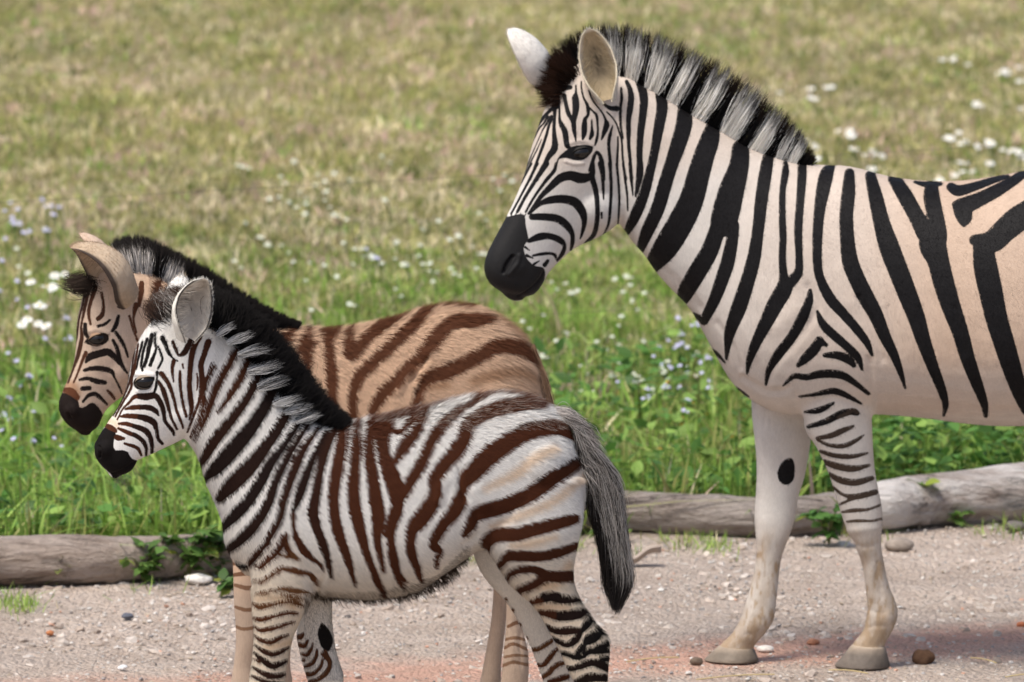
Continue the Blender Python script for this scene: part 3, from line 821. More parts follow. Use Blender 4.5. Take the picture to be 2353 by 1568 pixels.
A.pat = Pattern(1050, 0, 2920, 1720).add(tracing("""
G1: 850,260,80 740,330,30 620,410,25 560,480,15
G1: 760,440,60 600,590,40 500,660,30 390,770,28 310,860,25 285,960,20
G1: 700,500,40 590,640,35 500,770,35 400,900,55 345,990,50 325,1090,28 318,1200,16
G1: 700,560,50 640,660,30 560,750,25 470,930,25 400,1090,25 350,1250,22 325,1400,14
G1: 760,560,60 690,660,40 620,770,20 550,930,14 470,1110,16 420,1230,18 350,1400,20 290,1560,20
G1: 600,920,12 540,1060,18 450,1240,22 370,1420,20 310,1560,18
G1: 770,600,30 720,700,40 680,850,45 620,1030,48 560,1190,45 500,1350,40 420,1560,38
G1: 800,400,90 812,500,55 800,700,55 805,850,70 815,1000,100 795,1090,110 720,1190,85 650,1320,65 580,1450,55 530,1570,48
G1: 880,350,34 888,470,32 890,600,45 920,690,80 970,780,90 990,900,90 1010,1020,80 1060,1060,40
G1: 850,330,110 830,400,90
G1: 965,220,70 990,350,60 1020,480,70 1060,560,70 1110,640,80 1120,760,70 1140,880,40 1150,950,20
G1: 1150,60,26 1150,180,40 1140,260,105 1150,380,112 1140,500,95 1115,620,80
G1: 700,150,70 860,110,105 1060,90,70
G1: 1235,0,25 1240,120,25 1270,250,30 1330,370,50 1345,460,60 1340,540,44 1295,600,64 1285,720,92 1280,820,84 1260,910,40
G1: 1340,390,25 1420,470,30 1480,540,45 1495,680,35 1500,800,35 1480,930,45 1455,1010,25
G1: 1400,610,25 1405,740,35 1405,840,70 1375,910,40
G1: 1360,140,25 1400,260,30 1470,370,25 1560,480,25 1620,600,40 1640,690,90 1600,810,70 1560,920,25
G1: 1640,480,20 1720,560,25 1790,660,25 1840,800,30 1880,940,30 1890,1100,35 1900,1250,35 1930,1450,35 1950,1560,35
G1: 1735,700,15 1700,830,50 1675,950,55 1680,1100,50 1695,1250,55 1700,1400,50 1700,1560,45
G1: 1820,880,25 1820,1050,35 1810,1200,40 1810,1400,35 1830,1560,30
G1: 1870,100,35 1880,250,50 1860,420,45 1860,600,45 1870,750,35 1900,900,30
G1: 1960,0,60 2010,120,80 2030,260,100 2010,450,100 1990,600,80 1990,800,75 1990,950,60 2000,1100,55 2020,1300,50 2040,1560,45
G1: 1500,260,25 1600,360,40 1700,420,70 1800,430,90
G1: 890,1210,40 1000,1160,110 1130,1140,220 1230,1130,235 1330,1090,160 1395,1060,60
G1: 1380,1420,70 1420,1260,60 1460,1150,50 1500,1130,50 1550,1230,70 1580,1400,70 1590,1560,60
G1: 870,1230,25 830,1350,25 770,1450,40 700,1530,40 650,1590,35
A2: 735,0,9 660,150,8 580,310,8 500,470,8
A2: 775,0,18 700,140,14 610,310,13 530,480,15
A2: 830,0,30 740,180,24 650,350,20 580,480,20
A2: 915,0,60 820,150,40 720,310,30 640,460,30
A2: 1010,0,25 990,70,35 900,180,30 800,320,24 720,460,20
A2: 1360,0,40 1350,110,60 1250,140,100 1150,115,90 1050,140,80 950,230,60 870,310,45 800,400,28 745,480,20
A2: 1350,130,60 1390,260,50 1405,420,45 1400,560,45 1370,680,45 1300,750,25 1270,780,12
A2: 760,480,14 850,390,40 950,350,70 1080,340,80 1190,370,90 1260,460,80 1280,560,50 1260,660,30 1240,720,12
A2: 780,510,60 900,510,70 1030,530,75 1120,600,70 1165,680,45 1165,760,40 1150,830,20
A2: 750,740,40 850,700,70 950,695,60 1050,735,60 1090,790,35 1070,860,40 1020,930,20
A2: 790,880,20 870,865,30 960,860,25 1000,880,30 1010,910,20
A2: 930,930,30 900,970,40
A2: 1430,0,45 1450,100,35 1460,220,30 1465,340,14
A2: 1520,0,30 1535,140,30 1535,300,30 1525,460,28 1510,580,24 1460,690,14
A2: 1590,0,24 1605,160,24 1615,330,22 1610,480,20 1600,590,12
A2: 1650,0,20 1670,150,24 1690,300,20 1695,450,14
A2: 1715,0,30 1730,150,30 1745,300,14
A2: 1810,0,60 1795,150,45 1770,310,20
A2: 1445,470,20 1448,520,16
A2 P 2: 440,545 580,500 700,490 720,600 742,720 700,800 725,900 800,975 890,1000 900,1100 830,1240 640,1310 420,1260 280,960 310,760 390,600
A2 T 1: 600,870,34 560,930,56 525,990,50 510,1030,24
A2 T 1: 640,1265,10 740,1205,14 830,1130,14 890,1040,12
A2: 470,560,14 490,525,5
A2: 520,545,16 540,500,5
A2: 565,530,18 590,480,5
A2: 610,520,20 630,470,6
A2: 655,515,18 672,470,5
A2: 700,515,16 722,475,5
A2: 715,800,24 755,830,8
A2: 730,880,30 790,905,10
A2: 800,960,24 850,930,8
A1: 1085,460,50 1110,560,50 1105,650,45 1090,780,40 1085,900,35 1090,1000,35 1070,1110,15
A1: 1205,540,60 1215,620,65 1195,740,60 1170,880,50 1140,1010,55 1110,1120,60 1060,1240,65 1015,1330,40
A1: 1345,620,80 1340,720,95 1305,840,90 1270,940,80 1235,1050,80 1190,1200,80 1130,1330,75 1090,1430,50
A1: 1510,710,70 1490,800,110 1455,900,120 1420,1020,130 1380,1160,140 1310,1300,150 1230,1430,140 1155,1530,90
A3: 690,30,95 680,130,110 640,260,140 610,380,150 597,440,146
A3: 563,470,86 520,590,96 462,690,100 397,800,94 375,850,70
A3: 650,450,66 645,520,66 622,640,76 590,740,75 545,860,65 490,970,50
A3: 845,50,55 830,140,70 805,300,70 785,480,65 760,640,75 720,780,80 680,900,85 635,1020,65 620,1100,40 612,1180,14
A3: 935,105,24 935,160,40 920,260,35 918,400,38 922,520,40 918,620,40 925,730,50 930,790,90 880,880,90 830,980,75 780,1080,60 740,1180,40 725,1260,12
A3: 1027,105,50 1025,200,50 1015,330,45 1005,480,45 1010,620,40 1005,710,50 950,770,70
A3: 1185,130,40 1160,170,75 1140,260,75 1120,380,60 1110,520,55 1110,650,50 1125,740,50 1180,850,60 1250,930,55 1320,1010,50 1380,1090,40 1410,1160,15
A3: 1285,165,55 1280,270,75 1268,400,75 1275,540,80 1290,650,90 1330,750,90 1380,850,90 1430,940,80 1480,1060,65 1530,1160,50 1570,1270,30 1590,1340,12
A3: 1400,180,60 1430,300,80 1460,430,90 1500,560,110 1550,690,110 1600,820,105 1650,950,95 1690,1080,80 1740,1220,65 1790,1350,50 1810,1430,35 1800,1490,14
A3: 1530,195,70 1590,290,85 1640,380,85 1700,490,100
A3: 1735,230,70 1735,300,90 1760,420,90 1765,500,110 1740,550,150 1770,640,120 1800,760,115 1840,890,105 1890,1030,90 1930,1170,80 1980,1310,65 2020,1420,45 2030,1490,25
A3: 1640,212,14 1700,225,30 1785,222,20
A3: 1840,240,50 1880,260,60 1960,240,50 2080,200,35 2150,182,20
A3: 1865,335,40 1910,390,95 1910,450,20
A3: 1900,350,100 1990,310,80 2090,260,70 2190,200,55 2260,150,50 2400,110,40
A3: 1970,530,60 2060,540,120 2130,480,130 2200,420,140 2290,360,130 2420,280,110 2600,190,70
A3: 2015,560,110 2030,680,130 2060,820,130 2090,960,120 2130,1090,115 2170,1220,105 2210,1340,90 2260,1450,80
D: 2400,700,30 2420,620,50 2500,550,50 2620,500,44 2740,500,30
D: 2440,940,14 2435,800,50 2490,690,60 2600,620,60 2720,590,50 2815,620,25
D: 2570,930,16 2560,840,40 2620,750,50 2720,700,50 2822,710,25
D: 2620,900,20 2680,820,40 2760,790,40 2822,790,25
D: 2660,930,16 2720,880,30 2800,870,24
D: 2700,970,14 2760,940,24 2810,940,18
D: 2740,1020,12 2790,1010,20 2840,1010,14
A3: 1070,805,22 1065,860,45 1030,950,60 970,1060,55 900,1150,55 845,1240,35 828,1320,15
A3: 1110,920,16 1140,990,45 1200,1050,50 1270,1110,45 1330,1170,40 1355,1240,14
A3: 1120,1080,50 1090,1130,60 1040,1180,50 1005,1215,25
A3: 1130,1085,40 1160,1105,20
A3: 1150,1160,25 1220,1160,45 1280,1185,45 1310,1215,25
A3: 920,1330,8 980,1275,30 1050,1280,35 1130,1262,45 1230,1265,45 1300,1300,35 1390,1370,20
A3: 1010,1385,12 1090,1375,20 1200,1355,35 1280,1385,28 1350,1425,12
A3: 1040,1470,12 1120,1460,35 1200,1420,14
A3: 1060,1550,22 1160,1520,35 1260,1470,35 1330,1485,12
A3: 515,1115,12 560,1150,20 605,1200,10
A3: 645,1325,10 690,1355,18 735,1385,8
A3: 430,930,14 490,970,45
A4 0.55: 890,95,18 960,75,30 1050,35,38 1130,10,38 1170,20,15
A4 0.5: 930,165,20 1010,150,32 1080,120,32 1140,95,14
A4 0.5: 930,175,12 1000,205,22 1080,210,28 1150,180,24 1200,145,8
A4 0.5: 950,240,20 1030,265,28 1130,270,28 1220,250,12
A4 0.4: 970,300,28 1040,325,40 1140,340,38 1230,320,16
A4 0.4: 1000,370,22 1060,405,38 1150,420,40 1245,395,28
A4 0.4: 1020,445,16 1080,490,18 1160,500,34 1265,475,32
A4 0.3: 1060,545,14 1120,520,16 1200,495,16
A4 0.2: 1075,590,14 1140,580,24 1220,575,16 1290,550,14
A4 0.1: 1100,645,12 1160,640,18 1240,640,14 1300,628,14
"""))
A.patfar = Pattern(1600, 900, 2920, 1720).add(tracing("""
A4 P: 700,360 725,305 775,278 800,315 797,390 775,425 740,432 710,405
D: 2680,1000,14 2740,985,24 2850,980,14
D: 2740,1080,12 2800,1070,20 2880,1060,14
"""))
A.tint = Pattern(1050, 0, 2920, 1720)
A.relief = Pattern(1050, 0, 2920, 1720).add(tracing("""
A2 R -7: 590,890,60 545,960,80 505,1040,60
A2 R 4: 660,880,70 640,960,70 560,1060,60
A2 R -3: 640,1270,40 760,1200,50 850,1110,50 890,1030,40
G1 R 2: 1000,1010,110 1150,950,120 1300,950,120 1400,1010,90
G1 R 2.5: 980,1270,90 1130,1310,100 1270,1300,90
A3 R -6: 1395,1180,60 1400,1300,70 1395,1430,70
A3 R -4: 1060,780,70 1110,900,80 1010,1060,80 880,1200,80 830,1330,60
A3 R -5: 700,1280,60 850,1360,70 960,1340,70
A3 R -5: 970,1290,50 990,1400,60 1020,1520,60
A4 R -4: 1275,870,22 1285,980,24 1305,1090,22
A4 R -3: 640,900,22 635,1000,24 620,1090,20
A4 R 3: 600,640,60 690,640,60 770,640,50
A4 R 3: 1110,700,60 1200,690,60 1280,680,50
A4 R -2.5: 1180,1130,26 1260,1165,30 1330,1175,24
A4 R -2.5: 1230,1250,24 1300,1240,30 1350,1260,24
A4 R 4: 1330,1180,70 1345,1220,70
A4 R 4: 640,1190,60 650,1230,60
A4 R -2.5: 560,1180,24 620,1210,30 660,1170,24
A4 R -2.5: 500,1280,24 560,1300,30 610,1310,24
A4 R 2.5: 1250,900,40 1240,1000,40 1260,1090,40
A4 R -3: 690,860,26 670,980,26 655,1080,24
A4 R -3: 1120,760,40 1200,790,44 1280,770,36
A4 R -3: 600,780,40 680,770,44 740,760,36
A4 R -3: 900,180,50 960,330,44 1010,480,40
A3 R -4: 1330,840,60 1420,1020,70 1470,1180,60
A3 R -3: 560,980,50 640,1100,60 690,1230,60
A3 R 3: 700,1000,140 760,1150,120
A3 R -3: 80,560,60 300,720,80 470,900,70
A3 R -2.5: 1500,900,60 1560,1150,70
A3 R -2.5: 1680,900,60 1740,1150,70
A3 R -2.5: 1860,900,60 1920,1150,70
A3 R 4: 900,1000,160 1000,900,170
A3 R 3: 1250,700,200 1300,850,200
"""))
A.canon = canon_for(A); A.paint = painter_for(A)
def _pale(q, far, V, td):
    x, y = q[:, 0], q[:, 1]
    n = len(x)
    tan = smooth01(1480, 1900, x) * (1 - 0.75 * smooth01(800, 960, y)) * (0.55 + 0.45 * smooth01(1900, 2200, x))
    tan = np.maximum(tan, 0.62 * smooth01(1500, 2200, x + 0.0) * (1 - smooth01(930, 985, y)))
    tan = np.maximum(tan, 0.5 * (1 - smooth01(330, 480, y)))
    tan = tan * (1 - smooth01(880, 990, y) * (x < 2015) * .9)
    wv = np.array([.755, .715, .66]); tv = np.array([.60, .445, .335]); dv = np.array([.43, .31, .20])
    c = wv * (1 - tan[:, None]) + tv * tan[:, None]
    dirt = smooth01(1150, 1290, y) * (0.35 + 0.55 * smooth01(1380, 1470, y))
    dirt = dirt + smooth01(1180, 1260, y) * 0.25 * (np.sin(x * .13 + y * .05) * .5 + .5)
    dirt = np.where(far, dirt * 0.75, dirt)
    pz = fbm(x / 17.0, y / 26.0, 301); pz2 = fbm(x / 6.0, y / 22.0, 302)
    dirt = dirt * (.35 + 1.3 * pz) + smooth01(1200, 1300, y) * .55 * smooth01(.52, .75, pz2)
    dirt = dirt + .07 * smooth01(.5, .8, fbm(x / 40.0, y / 40.0, 303))
    dirt = np.clip(dirt, 0, .95)[:, None]
    return c * (1 - dirt) + dv * dirt
A.pale = _pale
def _dark(val):
    k = np.array([.008, .007, .0075]); b = np.array([.105, .072, .05]); f = np.array([.52, .40, .28])
    v = np.clip(val, 0, 1)[:, None]
    c = k * v + b * (1 - v)
    c = np.where((val > 1.5)[:, None], np.array([.019, .018, .018]), c)
    return np.where((val < 0)[:, None], f, c)
A.dark = _dark
zebra_body(A)
adult = tag(empty('zebra', (float(at_depth(2150, 1500, 20)[0]), 20.0, 0.0)), 'tall adult zebra with broad black stripes standing side on behind the foals', 'zebra', 'zebras standing on the track')
link('body', A.body, M_COAT, adult)
A.furtip = None
def _furA(q, n, c, far):
    x, y = q[:, 0], q[:, 1]
    head = A.in_head(q)
    ln = np.where(head, .0035, .0055); ln = np.where(y > 1100, .005, ln)
    ln = np.where(head & (y > 490) & (x < 1250), .0022, ln)
    flow = np.zeros_like(n); flow[:] = (.6, 0, -.8)
    flow[(x < 1750) & ~head] = (.45, 0, -.9); flow[head] = (.5, 0, .6); flow[y > 1000] = (.15, 0, -1)
    lift = np.full(len(x), .12)
    dens = np.where(n[:, 1] < .3, 1.0, .12) * np.where(x > 2420, .1, 1) * np.where(y > 1480, .3, 1)
    return dens, ln, lift, flow
fur(A, adult, 240000, _furA, .0009)
treeA = BVHTree.FromPolygons([tuple(v) for v in A.V], [tuple(p.vertices) for p in A.body.polygons])
make_eye(A, adult, 1338, 351, .020, .62, treeA)
pairsA = [(1310, 215, 1240, 226), (1302, 200, 1244, 165), (1318, 185, 1266, 110), (1340, 172, 1312, 74), (1370, 165, 1356, 54), (1405, 168, 1398, 52), (1435, 172, 1440, 57),
          (1479, 196, 1512, 76), (1531, 226, 1586, 106), (1587, 262, 1655, 142), (1651, 298, 1722, 184), (1719, 338, 1784, 236), (1783, 362, 1828, 280), (1831, 376, 1858, 326), (1860, 381, 1880, 368)]
cr = lambda v: 1035.3 + .4 * v
_w = lambda a, b: (cr(a) - 3, cr(b) + 3)
wb = [(cr(905), cr(965)), (cr(1000), cr(1072)), (cr(1112), cr(1192)), (cr(1238), cr(1312)), (cr(1380), cr(1468)), (cr(1545), cr(1638)), (cr(1708), cr(1800)), (cr(1862), cr(1908)), (cr(1925), cr(1985))]
colA = band_cols(wb, (.95, .93, .88), (.009, .008, .008), (.022, .013, .009), .70, .86)
wb = [(a - 3.5, b_ + 3.5) for a, b_ in wb]
h1 = hair_between(A, pairsA, 4600, .011, colA, width=.0017, bend=.05, jit=.09, cstep=10.0, cj_=.4)
# dark forelock between the ears, on the head's own plane
fl = [(1340, 240, 1275, 250), (1318, 225, 1250, 232), (1300, 205, 1242, 200), (1310, 185, 1250, 150), (1330, 175, 1285, 100)]
h2 = hair_between(A, fl, 2400, .026, band_cols([], (0, 0, 0), (.018, .010, .008), (.04, .019, .012), .4, .8), width=.0013, bend=.06, jit=.11, cstep=9.0, cj_=.9, plane=(A.PH, A.NH))
strand_obj('mane', [h1, h2], M_MANE, adult)
EARC = (.74, .68, .58)
make_ear(A, adult, (1396, 232), (1352, 66), (-.05, -1, .12), .096, .088, .09, EARC, (.46, .37, .24), (.74, .66, .5), tuft=(.50, .42, .28), n_t=110)
make_ear(A, adult, (1268, 200), (1166, 68), (-.75, .62, .05), .095, -.05, -.07, (.76, .72, .66), (.30, .23, .15), (.70, .62, .5), curl=.95)
make_hoof(A, adult, (1958, 1481, 2034, 1485), (1916, 1541, 2046, 1541), .06, .058, (.17, .14, .115))
make_hoof(A, adult, (1652, 1484, 1733, 1490), (1616, 1545, 1744, 1540), -.03, .058, (.21, .17, .13))
make_hoof(A, adult, (2726, 1480, 2806, 1487), (2690, 1550, 2812, 1550), .09, .055, (.3, .23, .17))
make_hoof(A, adult, (2786, 1480, 2866, 1487), (2750, 1520, 2872, 1520), -.09, .055, (.3, .23, .17))
Lt = [(2800, 470), (2825, 560), (2832, 700), (2836, 850), (2842, 1000), (2850, 1080)]; Rt = [(2830, 470), (2866, 560), (2880, 700), (2895, 850), (2905, 1000), (2885, 1090)]
_ct = lambda v, s, n: np.where((s < .45)[..., None] & (rng.random((n, 1, 1)) < .6), np.array([.6, .5, .42]), np.array([.02, .017, .015])) * (.7 + .6 * rng.random((n, 1, 1)))
strand_obj('tail', [core_tail(Lt, Rt, A, .02, (.2, .16, .13)), tail_hair(Lt, Rt, A, 2500, .035, _ct)], M_HAIR, adult)

# ------------------------------------------------------------------ the foal in front
B = Build()
B.Y, B.yaw, B.pivot = 18.2, 12.0, (420, 760)
B.furvar = .42; B.bold = 2.3; B.bold_head = .75; B.eyeslope = .10; B.lid = (.30, .24, .18); B.lid2 = (.10, .08, .065)
B.voxel, B.smooth, B.headsub = 0.0042, 8, 2
B.trunk = [(455, 722, 405, 985, .045), (498, 733, 428, 1012, .055), (532, 760, 447, 1034, .06), (570, 800, 462, 1068, .066),
    (608, 848, 475, 1110, .075), (650, 898, 494, 1152, .085), (695, 945, 512, 1200, .1), (748, 972, 522, 1258, .115),
    (795, 978, 566, 1318, .122), (835, 972, 660, 1350, .128), (882, 962, 760, 1364, .135), (930, 951, 860, 1370, .145),
    (990, 938, 955, 1352, .15), (1060, 922, 1040, 1302, .15), (1130, 912, 1098, 1262, .145), (1200, 914, 1170, 1250, .14),
    (1256, 936, 1240, 1240, .13), (1300, 975, 1296, 1225, .11), (1328, 1040, 1328, 1185, .07)]
B.head = [(394, 712, 450, 745, .03), (363, 728, 475, 800, .05), (331, 765, 478, 870, .06), (311, 805, 468, 930, .066),
    (300, 848, 446, 985, .066), (292, 888, 415, 1010, .058), (278, 924, 378, 1028, .05), (259, 956, 345, 1044, .044),
    (238, 986, 322, 1054, .041), (222, 1015, 312, 1064, .041), (218, 1045, 304, 1078, .039), (231, 1068, 289, 1088, .031), (247, 1084, 274, 1093, .014)]
B.legs = [
  [(1110, 1100, 1335, 1100, .065, .07), (1104, 1190, 1340, 1185, .073, .075), (1110, 1242, 1331, 1230, .073, .08), (1132, 1283, 1322, 1273, .066, .08), (1152, 1313, 1317, 1305, .058, .08), (1172, 1343, 1319, 1343, .05, .08),
   (1216, 1382, 1331, 1376, .043, .08), (1238, 1409, 1347, 1402, .037, .08), (1256, 1441, 1371, 1436, .034, .08), (1270, 1467, 1397, 1466, .032, .08), (1288, 1501, 1402, 1494, .031, .08),
   (1304, 1540, 1398, 1540, .029, .08), (1325, 1580, 1396, 1580, .026, .08), (1343, 1640, 1392, 1640, .022, .08), (1343, 1720, 1392, 1720, .022, .08), (1335, 1775, 1398, 1780, .027, .08), (1312, 1812, 1364, 1826, .023, .08)],
  [(1080, 1170, 1300, 1170, .06, -.07), (1080, 1240, 1290, 1240, .06, -.075), (1099, 1304, 1268, 1300, .054, -.08), (1129, 1347, 1260, 1345, .047, -.08), (1160, 1379, 1262, 1378, .042, -.08),
   (1184, 1416, 1275, 1416, .036, -.08), (1201, 1450, 1292, 1450, .032, -.08), (1221, 1491, 1318, 1487, .030, -.08), (1238, 1538, 1322, 1530, .028, -.08), (1252, 1580, 1316, 1575, .024, -.08),
   (1262, 1640, 1310, 1640, .022, -.08), (1262, 1710, 1310, 1710, .022, -.08), (1256, 1755, 1315, 1760, .027, -.08), (1234, 1790, 1284, 1802, .023, -.08)],
  [(570, 1240, 745, 1240, .05, .06), (575, 1290, 735, 1295, .054, .066), (577, 1340, 724, 1345, .053, .07), (578, 1380, 712, 1380, .049, .07), (580, 1420, 694, 1420, .044, .07), (583, 1462, 675, 1462, .04, .07),
   (579, 1514, 662, 1514, .036, .07), (572, 1568, 655, 1568, .036, .07), (570, 1600, 652, 1600, .034, .07), (578, 1640, 640, 1640, .026, .07), (585, 1700, 632, 1700, .021, .07), (585, 1760, 632, 1760, .021, .07),
   (578, 1800, 638, 1805, .027, .07), (556, 1834, 606, 1846, .022, .07)],
  [(685, 1290, 770, 1290, .05, -.06), (688, 1350, 764, 1350, .047, -.06), (684, 1419, 763, 1419, .042, -.06), (681, 1461, 767, 1461, .04, -.06), (687, 1492, 771, 1492, .037, -.06), (694, 1523, 780, 1523, .036, -.06),
   (706, 1560, 790, 1556, .036, -.06), (712, 1590, 785, 1590, .032, -.06), (722, 1640, 775, 1640, .024, -.06), (728, 1700, 772, 1700, .021, -.06), (728, 1740, 772, 1740, .021, -.06), (722, 1778, 778, 1783, .027, -.06), (704, 1806, 750, 1818, .022, -.06)]]
B.lumps = [(600, 1190, .065, .055), (640, 1270, .07, .05), (1150, 1170, .075, .06), (1240, 1060, .085, .06), (332, 868, 100.038, .024), (405, 950, 100.022, .05), (240, 1030, 100.022, .022)]
B.in_head = lambda q: (q[:, 0] < 492 - np.clip(q[:, 1] - 800, 0, 400) * 0.28) & (q[:, 1] < 1115)
B.fine = B.in_head
B.leg_y = lambda x: np.where(x > 1060, 1262, np.where(x > 520, 1368, 5000))
